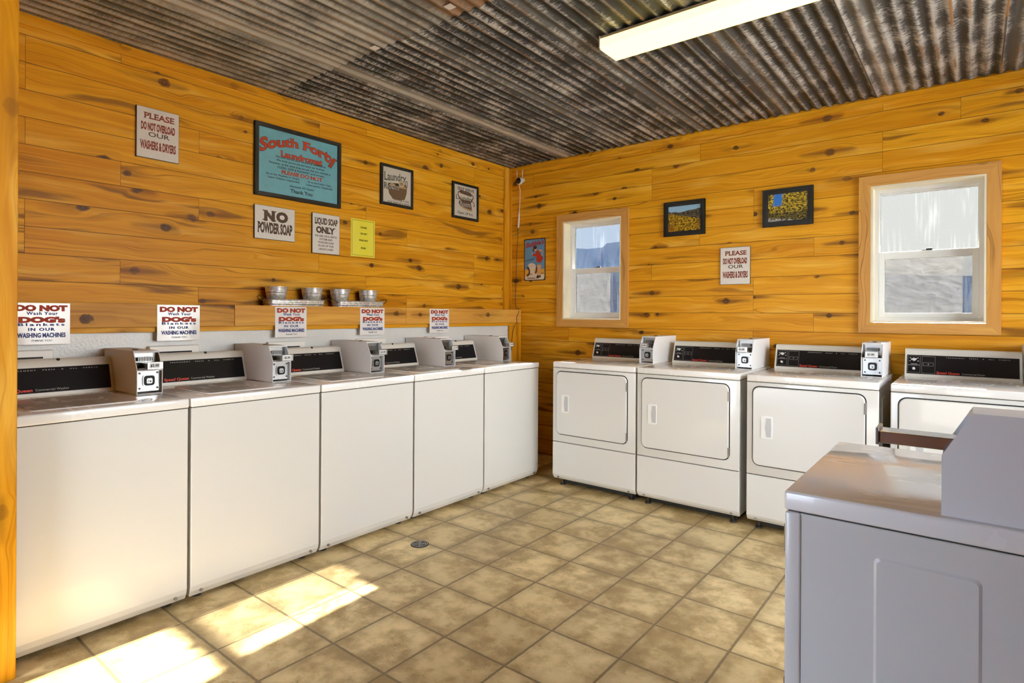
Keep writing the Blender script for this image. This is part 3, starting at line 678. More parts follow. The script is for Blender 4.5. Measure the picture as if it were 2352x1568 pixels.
def console(parent, x0, x1, yb, H, kind, back):
    # yb: where the sloping face meets the top; face leans back
    P = [(yb, H), (yb, H+.012), (yb+.040, H+.133), (yb+.042, H+.150), (yb+.050, H+.160), (yb+.062, H+.163), (yb+.075, H+.160), (back, H+.150), (back, H)]
    b = MB(); b.prism(P, 'x', x0, x1); o = b.build('console', M_cons, parent, True)
    MB().box(x0-.004, x1, yb+.004, back, H+.0005, H+.006).build('console_gasket', M_gap, o)
    # sloped face coordinates: u along x (m), v up the slope (m)
    d = Vector((0, .040, .121)).normalized(); nrm = Vector((0, -d.z, d.y))
    def F(u, v, l=0.0):
        p = Vector((x0+u, yb, H+.012)) + d*v + nrm*(l+.0006); return (p.x, p.y, p.z)
    L = x1-x0; h = 0.1274
    b = MB()
    for a, l in (((.010, L-.012, .004, h-.008), .0004),): 
        b.poly([F(a[0], a[2], l), F(a[1], a[2], l), F(a[1], a[3], l), F(a[0], a[3], l)])
    b.build('control_panel', M_black, o)
    # thin bright trim round the panel
    ink = Ink(lambda u, v, l: F(u, v, .0007 + l))
    ink.frame(.010, L-.012, .004, h-.008, .0016, .0016, M_dark)
    y0 = .108
    if kind == 'washer':
        ink.frame(.016, .082, .008, .112, .0008, .0008, M_grey)
        for k in range(3):
            v = .014 + k*.024; ink.frame(.026, .074, v, v+.019, .0008, .0008, M_grey); ink.ell(.049, v+.0095, .004, .004, M_grey, n=8); ink.ell(.033, v+.0095, .0015, .0015, M_ltgrey, n=6)
        ink.rect(.030, .070, .092, .095, M_grey)
        ink.text('PERMANENT   PRESS   &   ALL   FABRIC', .13, L-.06, .106, .1105, M_ltgrey, track=.25)
        ink.text('Speed Queen', .090, .212, .012, .026, M_red, 0.035, shear=0.1); ink.text('Commercial Washer', .222, .345, .013, .023, M_grey)
    else:
        ink.frame(.014, .076, .012, .112, .0008, .0008, M_grey); ink.frame(.084, .148, .010, .112, .0008, .0008, M_grey)
        ink.rect(.016, .074, .056, .0575, M_grey); ink.rect(.030, .062, .062, .0645, M_grey)
        for du, dv in ((-.018, .010), (.018, .010), (-.020, -.008), (.020, -.008)): ink.rect(.045+du-.004, .045+du+.004, .090+dv-.0015, .090+dv+.0015, M_ltgrey)
        ink.frame(.090, .140, .054, .074, .001, .001, M_grey); ink.ell(.115, .064, .003, .003, M_grey, n=8)
        ink.text('PERMANENT   PRESS   &   ALL   FABRIC', .20, L-.05, .106, .1105, M_ltgrey, track=.25)
        ink.text('Speed Queen', .154, .262, .010, .024, M_red, 0.035, shear=0.1); ink.text('Commercial Dryer', .272, .376, .011, .021, M_grey)
    ink.build('panel_lettering', o)
    def knob(u, v, r, name, pointer=False):
        p = Vector(F(u, v, .001)); q = p + nrm*.012
        b = MB(); b.tube([p, q, q + nrm*.002], [r, r*.9, r*.6], 16)
        if pointer: b.tube([q + Vector((-.014, 0, -.002)), q + Vector((.014, 0, .002))], .004, 6)
        b.build(name, M_ltgrey, o, True)
    if kind == 'dryer': knob(.045, .090, .009, 'dial', True); knob(.045, .034, .0075, 'start_button')
    p = Vector(F(L*.62, h+.012, 0))
    if kind == 'washer': MB().tube([(x0+L*.60, yb+.052, H+.1545), (x0+L*.60, yb+.047, H+.1600)], .0072, 12).build('screw', M_gap, o)
    return o

def front_panel(b, x0, x1, z0, z1, y):
    """pressed front with soft corners and a turned-under lower edge"""
    b.prism(rrect(x0, x1, z0+.018, z1, .004, 2), 'y', y, y+.02)
def screws(parent, xs, z, y):
    for x in xs:
        b = MB(); b.lathe([(.007, y-.0015), (.007, y+.004)], (x, 0, z), 'y', 12); b.build('screw', M_chromed, parent); 

def make_washer():
    W, Dp, H = 0.648, 0.662, 0.907
    r = empty('washing_machine', (0, 0, 0)); X0, X1 = -W/2, W/2
    b = MB(); b.box(X0+.004, X1-.004, .024, Dp, .024, .862, .004); b.build('cabinet', M_white, r)
    b = MB(); f = [(0.004, .864), (.004, .075), (.010, .050), (.024, .026), (.040, .026), (.040, .864)]
    b.prism(f, 'x', X0+.003, X1-.003); fp = b.build('front_panel', M_white, r)
    m = fp.modifiers.new('bevel', 'BEVEL'); m.width = .004; m.segments = 2
    b = MB(); b.box(X0, X1, 0, Dp, .8665, H, .0065, 3); tp = b.build('top_panel', M_white_lit, r, True)
    b = MB(); b.box(X0+.006, X1-.006, .006, Dp-.01, .860, .868); b.build('top_gap', M_gap, r)
    lx0, lx1, ly0, ly1 = X0+.105, X1-.155, .075, .470
    b = MB(); b.prism(rrect(lx0, lx1, ly0, ly1, .035), 'z', H-.002, H+.0045); lid = b.build('lid', M_white_lit, r, True)
    m = lid.modifiers.new('bevel', 'BEVEL'); m.width = .0035; m.segments = 2
    for x in (X0+.05, X1-.05):
        b = MB(); b.lathe([(.007, .002), (.007, .012)], (x, 0, .046), 'y', 12); b.build('screw', M_chromed, r)
    for x in (X0+.06, X1-.06):
        for y in (.08, Dp-.06): MB().lathe([(.022, 0), (.022, .012), (.009, .014), (.009, .030)], (x, y, 0), 'z', 12).build('levelling_foot', M_dark, r)
    console(r, X0+.012, X1-.113, .555, H, 'washer', Dp)
    coin_box(r, X1-.110, .283, H+.0006)
    return r
def make_dryer(W=0.682, H=0.929, Dp=0.705, slide=0.055, gasket=True, coin_y=.318):
    r = empty('dryer', (0, 0, 0)); X0, X1 = -W/2, W/2
    b = MB(); b.box(X0+.004, X1-.004, .030, Dp, .050, H-.044, .003); b.build('cabinet', M_white, r)
    # pressed rectangle on both side panels
    for xs in (X0+.0045, X1-.0045):
        sg = 1 if xs > 0 else -1
        b = MB(); out = rrect(.165, .335, .10, H-.10, .012); inn = rrect(.171, .329, .106, H-.106, .010)
        bm = b.bm; va = [bm.verts.new((xs, p[0], p[1])) for p in out]; vb = [bm.verts.new((xs+sg*.0035, p[0], p[1])) for p in inn]
        n = len(out)
        for i in range(n): bm.faces.new((va[i], va[(i+1) % n], vb[(i+1) % n], vb[i]))
        bm.faces.new(vb); b.build('side_pressing', M_white, r)
    # upper front with the door opening seen as a dark line
    b = MB(); b.box(X0, X1, .002, .034, .332, H-.044, .005, 3); b.build('front_panel', M_white, r, True)
    b = MB(); f = [(.002, .328), (.002, .085), (.008, .068), (.022, .050), (.034, .050), (.034, .328)]
    b.prism(f, 'x', X0, X1); lp = b.build('lower_panel', M_white, r); m = lp.modifiers.new('bevel', 'BEVEL'); m.width = .004; m.segments = 2
    for za, zb in ((.322, .336), (H-.050, H-.038)): MB().box(X0+.008, X1-.008, .008, Dp-.02, za, zb).build('panel_gap', M_gap, r)
    b = MB(); b.box(X0, X1, 0, Dp, H-.041, H, .0065, 3); b.build('top_panel', M_white_lit, r, True)
    dx0, dx1, dz0, dz1 = X0+.038, X1-.062, .392, .858
    b = MB(); b.prism(rrect(dx0-.006, dx1+.006, dz0-.006, dz1+.006, .042), 'y', .0012, .004); b.build('door_gap', M_gap, r)
    b = MB(); b.prism(rrect(dx0, dx1, dz0, dz1, .037), 'y', -.010, .003); dr = b.build('door', M_white, r, True)
    m = dr.modifiers.new('bevel', 'BEVEL'); m.width = .005; m.segments = 3; m.limit_method = 'ANGLE'
    hx = dx0+.050; hz = (dz0+dz1)/2 - .003
    b = MB(); b.prism(rrect(hx, hx+.062, hz-.066, hz+.066, .008), 'y', -.014, -.0095); b.build('handle', M_hplastic, dr, True)
    b = MB(); b.prism([(hx+.028, hz-.056), (hx+.056, hz-.056), (hx+.058, hz), (hx+.056, hz+.056), (hx+.028, hz+.056), (hx+.022, hz)], 'y', -.0146, -.0139); b.build('handle_recess', M_hrec, dr)
    for hz_ in (.785, .440):
        b = MB(); b.tube([(dx1+.001, -.009, hz_-.030), (dx1+.001, -.009, hz_+.030)], .0045, 8); b.build('hinge', M_chromed, dr)
    for x in (X0+.05, X1-.05):
        b = MB(); b.lathe([(.007, .002), (.007, .016)], (x, 0, .066), 'y', 12); b.build('screw', M_chromed, r)
    MB().box(X0+.05, X1-.03, .075, Dp-.05, .012, .052).build('base', M_gap, r)
    for x in (X0+.06, X1-.05):
        for y in (.055, Dp-.06): MB().lathe([(.020, 0), (.020, .010), (.008, .013), (.008, .050)], (x, y, 0), 'z', 14).build('foot', M_dark, r, True)
    console(r, X0+.018, X1-.130, .548, H, 'dryer', Dp)
    coin_box(r, X1-.126, coin_y, H+.0006, slide)
    return r

w0 = None
WL = ['white top-loading washer at the left end of the row, partly behind the pine post',
      'white top-loading washer second from the left, above the sunlit strip of floor',
      'white top-loading washer in the middle of the row of five',
      'white top-loading washer fourth from the left, second from the corner',
      'white top-loading washer at the right end of its row, nearest the room corner']
for k in range(5):
    o = make_washer() if w0 is None else copy_tree(w0)
    if w0 is None: w0 = o
    o.location = (0.826, WY[k] - 0.3275, 0); o.rotation_euler = (0, 0, PI/2)
    tag(o, WL[k], 'washing machine', 'row of white top-loading washers')
DL = ['white front-loading dryer nearest the room corner, left of the others',
      'white front-loading dryer second from the room corner, touching the corner dryer',
      'white front-loading dryer third from the corner, left of the large window',
      'white front-loading dryer under the large window, partly behind the foreground machine']
DX = [1.020, 1.715, 2.440, 3.174]; d0 = None
for k in range(4):
    o = make_dryer() if d0 is None else copy_tree(d0)
    if d0 is None: d0 = o
    o.location = (DX[k] + .3415, -0.732, 0); tag(o, DL[k], 'dryer', 'row of dryers along the window wall')
o = make_dryer(W=0.639, H=0.907, Dp=0.70, slide=0.115, coin_y=.273)
o.location = (3.202, -2.7165, 0); o.rotation_euler = (0, 0, -PI/2)
tag(o, 'white dryer in the right foreground, seen from its side with a coin slide sticking out', 'dryer')

# ================================================================== SIGNS
def left_place(y0, y1, z0, z1, x):    # sheet on the left wall: u from y0 to y1
    return lambda u, v, l: (x + l, y0 + u*(y1-y0), z0 + v*(z1-z0))
def back_place(x0, x1, z0, z1, y):
    return lambda u, v, l: (x0 + u*(x1-x0), y - l, z0 + v*(z1-z0))
def centre(o, c):   # parts were written in world coordinates
    for ch in kids(o):
        ch.matrix_parent_inverse = Matrix.Translation(-Vector(c))
def board_left(name, y0, y1, z0, z1, t, mat, edge=None, x=0.0005):
    r = empty(name, (x, (y0+y1)/2, z0)); e = .002
    MB().box(x, x+t, y0, y1, z0, z1).build('board', edge or mat, r)
    MB().box(x+t, x+t+.0006, y0+e, y1-e, z0+e, z1-e).build('sheet', mat, r)
    return r
def board_back(name, x0, x1, z0, z1, t, mat, edge=None, y=-0.0005):
    r = empty(name, ((x0+x1)/2, y, z0)); e = .002
    MB().box(x0, x1, y-t, y, z0, z1).build('board', edge or mat, r)
    MB().box(x0+e, x1-e, y-t-.0006, y-t, z0+e, z1-e).build('sheet', mat, r)
    return r
def please(ink):
    ink.text('PLEASE', .16, .88, .785, .90, M_brownred, .03, .12); ink.text('DO NOT OVERLOAD', .10, .90, .56, .71, M_brownred, .055)
    ink.text('OUR', .27, .77, .435, .525, M_brown, .015); ink.text('WASHERS & DRYERS', .08, .92, .185, .35, M_brownred, .045, .08)
r = board_left('notice_sign', -3.196, -2.983, 2.119, 2.393, .012, M_signw, M_edge)
ink = Ink(left_place(-3.196, -2.983, 2.119, 2.393, .0134)); please(ink); ink.build('lettering', r); centre(r, r.location)
tag(r, 'white overload warning sign high on the left wall, beside the pine post', 'sign')
r = board_back('notice_sign', 2.031, 2.247, 1.513, 1.787, .010, M_signw, M_edge)
ink = Ink(back_place(2.031, 2.247, 1.513, 1.787, -.0114)); please(ink); ink.build('lettering', r); centre(r, r.location)
tag(r, 'white overload warning sign between the two windows, under the framed photos', 'sign')
r = board_left('notice_sign', -2.542, -2.267, 1.751, 1.963, .012, M_signw, M_edge)
ink = Ink(left_place(-2.542, -2.267, 1.751, 1.963, .0134)); ink.text('NO', .19, .82, .57, .87, M_brown, .075, .18, track=.12); ink.text('POWDER SOAP', .07, .93, .20, .51, M_brown, .05, .12); ink.build('lettering', r); centre(r, r.location)
tag(r, 'white sign forbidding powder soap, below the big teal poster', 'sign')
r = board_left('notice_sign', -2.138, -1.922, 1.694, 1.967, .012, M_signw, M_edge)
ink = Ink(left_place(-2.138, -1.922, 1.694, 1.967, .0134)); ink.text('LIQUID SOAP', .08, .92, .74, .895, M_brown, .045, .11); ink.text('ONLY', .13, .84, .52, .675, M_brown, .06, .15)
for s, u0, u1, v in (('WE ARE ON A SEPTIC', .08, .90, .415), ('SYSTEM AND', .25, .73, .335), ('POWDER SOAP', .21, .78, .255), ('PLUGS UP OUR', .21, .78, .175), ('LEACH LINES', .23, .76, .09)): ink.text(s, u0, u1, v, v+.048, M_brown, .02, .09)
ink.build('lettering', r); centre(r, r.location)
tag(r, 'white liquid soap sign between the powder soap sign and the yellow notice', 'sign')
# yellow paper, slightly curled
r = empty('paper_notice', (0.001, -1.714, 1.70)); y0, y1, z0, z1 = -1.820, -1.609, 1.699, 1.972
bm = bmesh.new(); n = 10; gr = [[bm.verts.new((.002 + .006*(0.5-0.5*math.cos(2*PI*i/n*1.3 + .4))*(1 if j else .5), y0+(y1-y0)*i/n, z0+(z1-z0)*j/6)) for j in range(7)] for i in range(n+1)]
cx_ = lambda u: .002 + .006*(0.5-0.5*math.cos(2*PI*u*1.3 + .4))
for i in range(n):
    for j in range(6): bm.faces.new((gr[i][j], gr[i+1][j], gr[i+1][j+1], gr[i][j+1])).smooth = True
me = bpy.data.meshes.new('sheet'); bm.to_mesh(me); bm.free(); me.materials.append(M_yellow); s = bpy.data.objects.new('sheet', me); COL.objects.link(s); s.parent = r
ink = Ink(lambda u, v, l: (cx_(u) + .0010 + l, y0+u*(y1-y0), z0+v*(z1-z0)))
for k in range(10):
    a, c = .045 + .91*k/10, .045 + .91*(k+1)/10
    for v in (.035, .958): ink.rect(a, c, v, v+.007, M_ink)
ink.rect(.045, .053, .035, .965, M_ink); ink.rect(.947, .955, .035, .965, M_ink)
for s_, u0, u1, v in (('PLEASE', .38, .66, .765), ('DO NOT', .38, .68, .60), ('WASH ANY', .32, .72, .42), ('RUGS', .40, .62, .215)): ink.text(s_, u0, u1, v, v+.043, M_ink, .03, shear=.15)
ink.build('lettering', r); centre(r, r.location)
tag(r, 'bright yellow paper notice with a thin black border on the left wall', 'notice')

# teal poster in its black frame
def frame_left(y0, y1, z0, z1, wd, t, name, r):
    b = MB(); x = .0008
    for k, (a, h) in enumerate(((0, t), (wd*.35, t*.8))):
        pass
    b.prism([(y0, z0), (y1, z0), (y1-wd, z0+wd), (y0+wd, z0+wd)], 'x', x, x+t); b.prism([(y0, z1), (y1, z1), (y1-wd, z1-wd), (y0+wd, z1-wd)], 'x', x, x+t)
    b.prism([(y0, z0), (y0, z1), (y0+wd, z1-wd), (y0+wd, z0+wd)], 'x', x, x+t); b.prism([(y1, z0), (y1, z1), (y1-wd, z1-wd), (y1-wd, z0+wd)], 'x', x, x+t)
    o = b.build(name, M_frame, r); m = o.modifiers.new('bevel', 'BEVEL'); m.width = .003; m.segments = 2; return o
def frame_back(x0, x1, z0, z1, wd, t, r):
    b = MB(); y = -.0008
    for w_, t_ in ((wd, t), (wd*.45, t+.006)):
        b.prism([(x0, z0), (x1, z0), (x1-w_, z0+w_), (x0+w_, z0+w_)], 'y', y-t_, y); b.prism([(x0, z1), (x1, z1), (x1-w_, z1-w_), (x0+w_, z1-w_)], 'y', y-t_, y)
        b.prism([(x0, z0), (x0, z1), (x0+w_, z1-w_), (x0+w_, z0+w_)], 'y', y-t_, y); b.prism([(x1, z0), (x1, z1), (x1-w_, z1-w_), (x1-w_, z0+w_)], 'y', y-t_, y)
    o = b.build('frame', M_frame, r); return o
y0, y1, z0, z1 = -2.545, -1.917, 2.022, 2.482
r = empty('framed_poster', (0.001, (y0+y1)/2, z0)); frame_left(y0, y1, z0, z1, .026, .022, 'frame', r)
a0, a1, c0, c1 = y0+.026, y1-.026, z0+.026, z1-.026
MB().box(.001, .012, a0, a1, c0, c1).build('poster_sheet', M_teal, r)
ink = Ink(left_place(a0, a1, c0, c1, .0124))
def arch(a, bb):
    u = .015 + .97*a; t = (u-.5)*2
    return (u, .800 - .20*t*t + bb*(.135 + .085*t*t))
ink.text('South Forty', 0, 1, 0, 1, M_signred, .03, .09, warp=arch, outline=(M_ink, .022))
ink.text('Laundromat', .26, .79, .605, .700, M_signred, .03, .09, outline=(M_ink, .022))
for s_, u0, u1, v, h in (('We built this for your comfort & convenience.', .20, .84, .575, .032), ('We invite you to use and enjoy our facilities.', .21, .82, .522, .032), ('However, at the same time we ask that you maintain a', .12, .90, .466, .032), ('CLEAN, SAFE & PLEASANT environment.', .22, .82, .412, .034),
                         ('Sit on the Washers or Dryers', .09, .49, .285, .030), ('Leave Children Unattended', .11, .49, .235, .030), ('Sit on the Folding Table', .60, .91, .275, .030), ('Leave Laundry Unattended', .58, .93, .225, .030), ('Absolutely NO Dyeing', .37, .68, .150, .032), ('Thank You', .38, .66, .060, .060)):
    ink.text(s_, u0, u1, v, v+h, M_ink, .018, .05, shear=.12 if v > .4 else 0)
ink.text('PLEASE DO NOT', .27, .79, .335, .392, M_signred, .03, .08, outline=(M_ink, .02))
ink.build('lettering', r); centre(r, r.location)
tag(r, 'large teal house rules poster in a black frame on the left wall', 'poster')

# laundry basket picture
y0, y1, z0, z1 = -1.563, -1.239, 2.112, 2.424
r = empty('framed_picture', (0.001, (y0+y1)/2, z0)); frame_left(y0, y1, z0, z1, .022, .018, 'frame', r); a0, a1, c0, c1 = y0+.022, y1-.022, z0+.022, z1-.022
MB().box(.001, .010, a0, a1, c0, c1).build('picture_sheet', M_cream, r); ink = Ink(left_place(a0, a1, c0, c1, .0104))
wl = lambda a, bb: (.05 + .78*a, .62 + .09*a + bb*(.24 - .06*a)); ink.text('Laundry', 0, 1, 0, 1, M_green, .02, .08, warp=wl)
ink.text('Room', .04, .56, .38, .56, M_green, .02, .08); ink.poly([(.17, .50), (.22, .26), (.36, .12), (.62, .12), (.78, .17), (.84, .34), (.86, .55), (.80, .62), (.60, .52), (.36, .42)], M_basket, .0004)
ink.poly([(.17, .50), (.20, .56), (.34, .58), (.56, .60), (.60, .52), (.40, .44)], M_ink, .0005); ink.ell(.34, .53, .10, .045, M_tan, .0007); ink.ell(.66, .60, .11, .10, M_tan, .0007); ink.ell(.66, .60, .085, .075, M_cream, .0008)
ink.ell(.66, .60, .06, .05, M_basket, .0009); ink.ell(.66, .60, .035, .03, M_tan, .0010); ink.rect(.55, .82, .48, .53, M_tan, .0006)
ink.line([(.80, .60), (.81, .70), (.85, .72), (.87, .64), (.86, .55)], .018, M_ink, .0006); ink.text('oom', .20, .56, .40, .52, M_grey, 0, lift=.0008)
ink.text('Sorting it out', .40, .93, .095, .165, M_ink, .005, shear=.15, lift=.0002); ink.text('one load at a time', .17, .94, .01, .075, M_ink, .005, shear=.15)
ink.build('drawing', r); centre(r, r.location); tag(r, 'black framed cream print of a wicker laundry basket on the left wall', 'picture')
# flat iron picture
y0, y1, z0, z1 = -0.792, -0.459, 2.114, 2.428
r = empty('framed_picture', (0.001, (y0+y1)/2, z0)); frame_left(y0, y1, z0, z1, .022, .018, 'frame', r); a0, a1, c0, c1 = y0+.022, y1-.022, z0+.022, z1-.022
MB().box(.001, .010, a0, a1, c0, c1).build('picture_sheet', M_cream, r); ink = Ink(left_place(a0, a1, c0, c1, .0104))
ink.text('SELF SERVE', .15, .88, .845, .94, M_ink, .015); ink.text('Laundry', .08, .84, .54, .67, M_green, .015, .07)
ink.poly([(.18, .78), (.28, .85), (.70, .83), (.80, .76), (.74, .70), (.30, .74)], M_iron, .0004)
ink.line([(.20, .79), (.16, .70), (.22, .60), (.32, .53)], .035, M_iron, .0004); ink.line([(.80, .77), (.85, .68), (.78, .60), (.72, .54)], .035, M_iron, .0004); ink.line([(.78, .58), (.88, .50), (.90, .42), (.84, .40)], .03, M_iron, .0004)
ink.poly([(.20, .42), (.22, .50), (.34, .54), (.72, .56), (.76, .40), (.80, .22), (.60, .23), (.40, .27), (.25, .34)], M_iron, .0005); ink.poly([(.22, .36), (.40, .27), (.60, .23), (.80, .22), (.79, .27), (.60, .285), (.42, .32)], M_tan, .0006)
ink.text('Room', .26, .72, .34, .50, M_grey, .015, .06, lift=.0009); ink.text('Open 24 hrs.', .15, .84, .08, .17, M_ink, .012, shear=.15)
ink.build('drawing', r); centre(r, r.location); tag(r, 'black framed cream print of an old flat iron, nearest the corner on the left wall', 'picture')

# two framed photographs on the window wall
for x0, x1, z0, z1, kind, lab in ((1.585, 1.915, 1.904, 2.172, 'valley', 'small black framed photo of an autumn valley, the one nearer the small window'), (2.331, 2.658, 1.912, 2.175, 'aspens', 'small black framed photo of yellow aspens along a road, nearer the large window')):
    r = empty('framed_photo', ((x0+x1)/2, -.001, z0)); frame_back(x0, x1, z0, z1, .036, .014, r)
    o = MB().box(0, x1-x0-.07, -.008, -.001, 0, z1-z0-.07).build('photo_print', photo_mat(kind), r); centre(r, r.location); o.matrix_parent_inverse = Matrix.Translation(-Vector(r.location)); o.location = (x0+.035, 0, z0+.035)
    tag(r, lab, 'framed photo', 'framed landscape photos on the window wall')

# tin sign in the corner
x0, x1, z0, z1 = 0.188, 0.432, 1.600, 1.992
r = empty('tin_sign', ((x0+x1)/2, -.0005, z0)); b = MB(); b.prism(rrect(x0, x1, z0, z1, .012), 'y', -.004, -.0006); b.build('plate', M_tinb, r)
ink = Ink(back_place(x0, x1, z0, z1, -.0043)); L1, L2, L3, L4 = .0002, .0004, .0006, .0008
ink.poly(rrect(.035, .965, .02, .975, .05), M_blue); ink.rect(.04, .96, .08, .27, M_tiny, L1); ink.poly([(.09, .02), (.91, .02), (.95, .05), (.95, .14), (.45, .17), (.04, .10), (.04, .06)], M_tinw, L2)
ink.poly([(.15, .35), (.25, .41), (.42, .42), (.55, .37), (.57, .30), (.50, .25), (.50, .14), (.30, .12), (.26, .26)], M_tinw, L3); ink.ell(.37, .36, .19, .035, M_cream, L4)
ink.line([(.16, .34), (.26, .25), (.24, .16), (.14, .12)], .06, M_tinb, L3); ink.line([(.56, .32), (.62, .26), (.54, .17)], .05, M_tinb, L3)
ink.text("Bubble's", .08, .93, .81, .94, M_tinr, .02, shear=.25, lift=L2, outline=(M_ink, .015), warp=lambda a, bb: (.08 + .85*a, .79 + .07*a + bb*.12))
ink.text('LAUNDRY', .08, .52, .44, .49, M_ink, .0, shear=.2, lift=L1, warp=lambda a, bb: (.08 + .44*a, .45 + .05*a + bb*.05))
for p in ([(.62, .37), (.72, .37), (.70, .20), (.69, .12), (.64, .12), (.63, .22)], [(.72, .37), (.82, .37), (.79, .24), (.77, .12), (.73, .12), (.72, .22)]): ink.poly(p, M_skin, L3)
ink.poly([(.60, .10), (.66, .14), (.72, .10), (.74, .06), (.58, .05)], M_tinb, L4); ink.poly([(.72, .11), (.78, .14), (.80, .08), (.70, .07)], M_tinb, L4)
ink.poly([(.52, .63), (.58, .70), (.70, .71), (.76, .62), (.88, .55), (.90, .51), (.78, .42), (.62, .43), (.57, .50), (.60, .56), (.44, .58), (.38, .61), (.42, .64)], M_tinr, L3)
ink.line([(.70, .71), (.86, .70), (.84, .57)], .04, M_skin, L4); ink.ell(.52, .74, .08, .05, M_skin, L4); ink.ell(.52, .785, .09, .04, M_tinb, L4); ink.ell(.45, .72, .04, .03, M_tinb, .001); ink.line([(.40, .61), (.38, .67)], .03, M_skin, L4)
ink.line([(.28, .155), (.40, .158)], .012, M_ink, L4); ink.line([(.16, .06), (.54, .06)], .014, M_ink, L4); ink.line([(.80, .165), (.92, .168)], .012, M_ink, L4)
ink.build('picture', r); centre(r, r.location); tag(r, 'blue tin sign with a figure in a red dress beside the small window', 'sign')

# five dog-blanket notices taped to the ledge
def dog_sign():
    r = empty('dog_notice', (0, 0, 0)); w, h = .215, .190
    b = MB(); bm = b.bm; n = 8
    gr = [[bm.verts.new((.0012 + (.004*math.sin(PI*i/n) * (1-j/5)), -w/2 + w*i/n, h*j/5)) for j in range(6)] for i in range(n+1)]
    for i in range(n):
        for j in range(5): bm.faces.new((gr[i][j], gr[i+1][j], gr[i+1][j+1], gr[i][j+1]))
    b.build('sheet', M_paper, r, True)
    ink = Ink(lambda u, v, l: (.0026 + .004*math.sin(PI*u)*(1-v) + l, -w/2 + u*w, v*h))
    ink.text('DO NOT', .06, .95, .815, .95, M_signred, .06, outline=(M_brownred, .012)); ink.text('Wash Your', .24, .78, .715, .79, M_navy, .03, .06, track=.1); ink.text("DOG's", .11, .91, .535, .67, M_signred, .07, outline=(M_brownred, .012))
    ink.text('Blankets', .10, .90, .45, .515, M_navy, .03, .08, track=.2); ink.text('IN OUR', .27, .73, .33, .40, M_navy, .04, .07, track=.12); ink.text('WASHING MACHINES', .09, .92, .17, .28, M_navy, .035); ink.text('THANK YOU', .32, .68, .07, .115, M_ink, .005, .06, shear=.15)
    ink.build('lettering', r); return r
s0 = None
for k, (yr, lab) in enumerate(((-3.520, 'white dog blanket notice on the ledge cut off by the pine post'), (-2.928, 'white dog blanket notice on the ledge above the second washer from the left'), (-2.268, 'white dog blanket notice under the left-hand tray of buckets'), (-1.636, 'white dog blanket notice under the right-hand tray of buckets'), (-0.972, 'white dog blanket notice on the ledge nearest the room corner'))):
    o = dog_sign() if s0 is None else copy_tree(s0)
    if s0 is None: s0 = o
    o.location = (0.1545, yr - .1075, 1.134); tag(o, lab, 'notice', 'dog blanket notices taped along the ledge')

# ================================================================== BUCKETS ON TRAYS
def tray():
    r = empty('tray', (0, 0, 0)); b = MB(); L, Wd, h = .40, .118, .042
    def ring(l, w, z, rad): return [(p[0], p[1], z) for p in rrect(-w/2, w/2, -l/2, l/2, rad, 4)]
    prof = [(0, .0), (.0, .006), (.002, .012), (.004, .014), (.003, .022), (.005, .025), (.004, .034), (.008, .040), (.009, .042)]
    rings = [ring(L-.018+2*o, Wd-.018+2*o, z, .025) for o, z in prof] + [ring(L-.018+2*.006, Wd-.018+2*.006, .041, .024), ring(L-.020, Wd-.020, .004, .024)]
    vs_ = [[b.bm.verts.new(p) for p in rg] for rg in rings]; n = len(vs_[0])
    for a, c in zip(vs_, vs_[1:]):
        for k in range(n): b.bm.faces.new((a[k], a[(k+1) % n], c[(k+1) % n], c[k]))
    b.bm.faces.new(vs_[0]); b.bm.faces.new(vs_[-1]); b.build('tray_body', M_galv, r, True)
    for s in (-1, 1):
        b = MB(); y = s*L/2*.97; b.tube([(-.045, y, .026), (-.045, y+s*.012, .030), (-.030, y+s*.040, .056), (0, y+s*.046, .060), (.030, y+s*.040, .056), (.045, y+s*.012, .030), (.045, y, .026)], .0022, 6); b.build('handle', M_wire, r, True)
    return r
def bucket():
    r = empty('bucket', (0, 0, 0)); P = [(.048, 0), (.0505, .003), (.0595, .062), (.0615, .064), (.0620, .068), (.0605, .070), (.0622, .082), (.0642, .084), (.0645, .088), (.0632, .090), (.0665, .111), (.0690, .113), (.0692, .116), (.0670, .1165), (.0640, .110), (.0490, .006), (.002, .005)]
    MB().lathe(P, n=36).build('bucket_body', M_galv, r, True); return r
t0 = tray(); t1 = copy_tree(t0)
t0.location = (.077, -2.307, 1.3296); t1.location = (.077, -1.810, 1.3296)
tag(t0, 'galvanised tray with wire handles holding the two left buckets', 'tray', 'galvanised trays on the ledge'); tag(t1, 'galvanised tray with wire handles holding the two right buckets', 'tray', 'galvanised trays on the ledge')
b0 = None
for y, lab in ((-2.432, 'small galvanised bucket at the left end of the left tray'), (-2.180, 'small galvanised bucket at the right end of the left tray'), (-1.963, 'small galvanised bucket at the left end of the right tray'), (-1.724, 'small galvanised bucket at the right end of the right tray')):
    o = bucket() if b0 is None else copy_tree(b0)
    if b0 is None: b0 = o
    o.location = (.077, y, 1.3338); tag(o, lab, 'bucket', 'small buckets on the ledge trays')

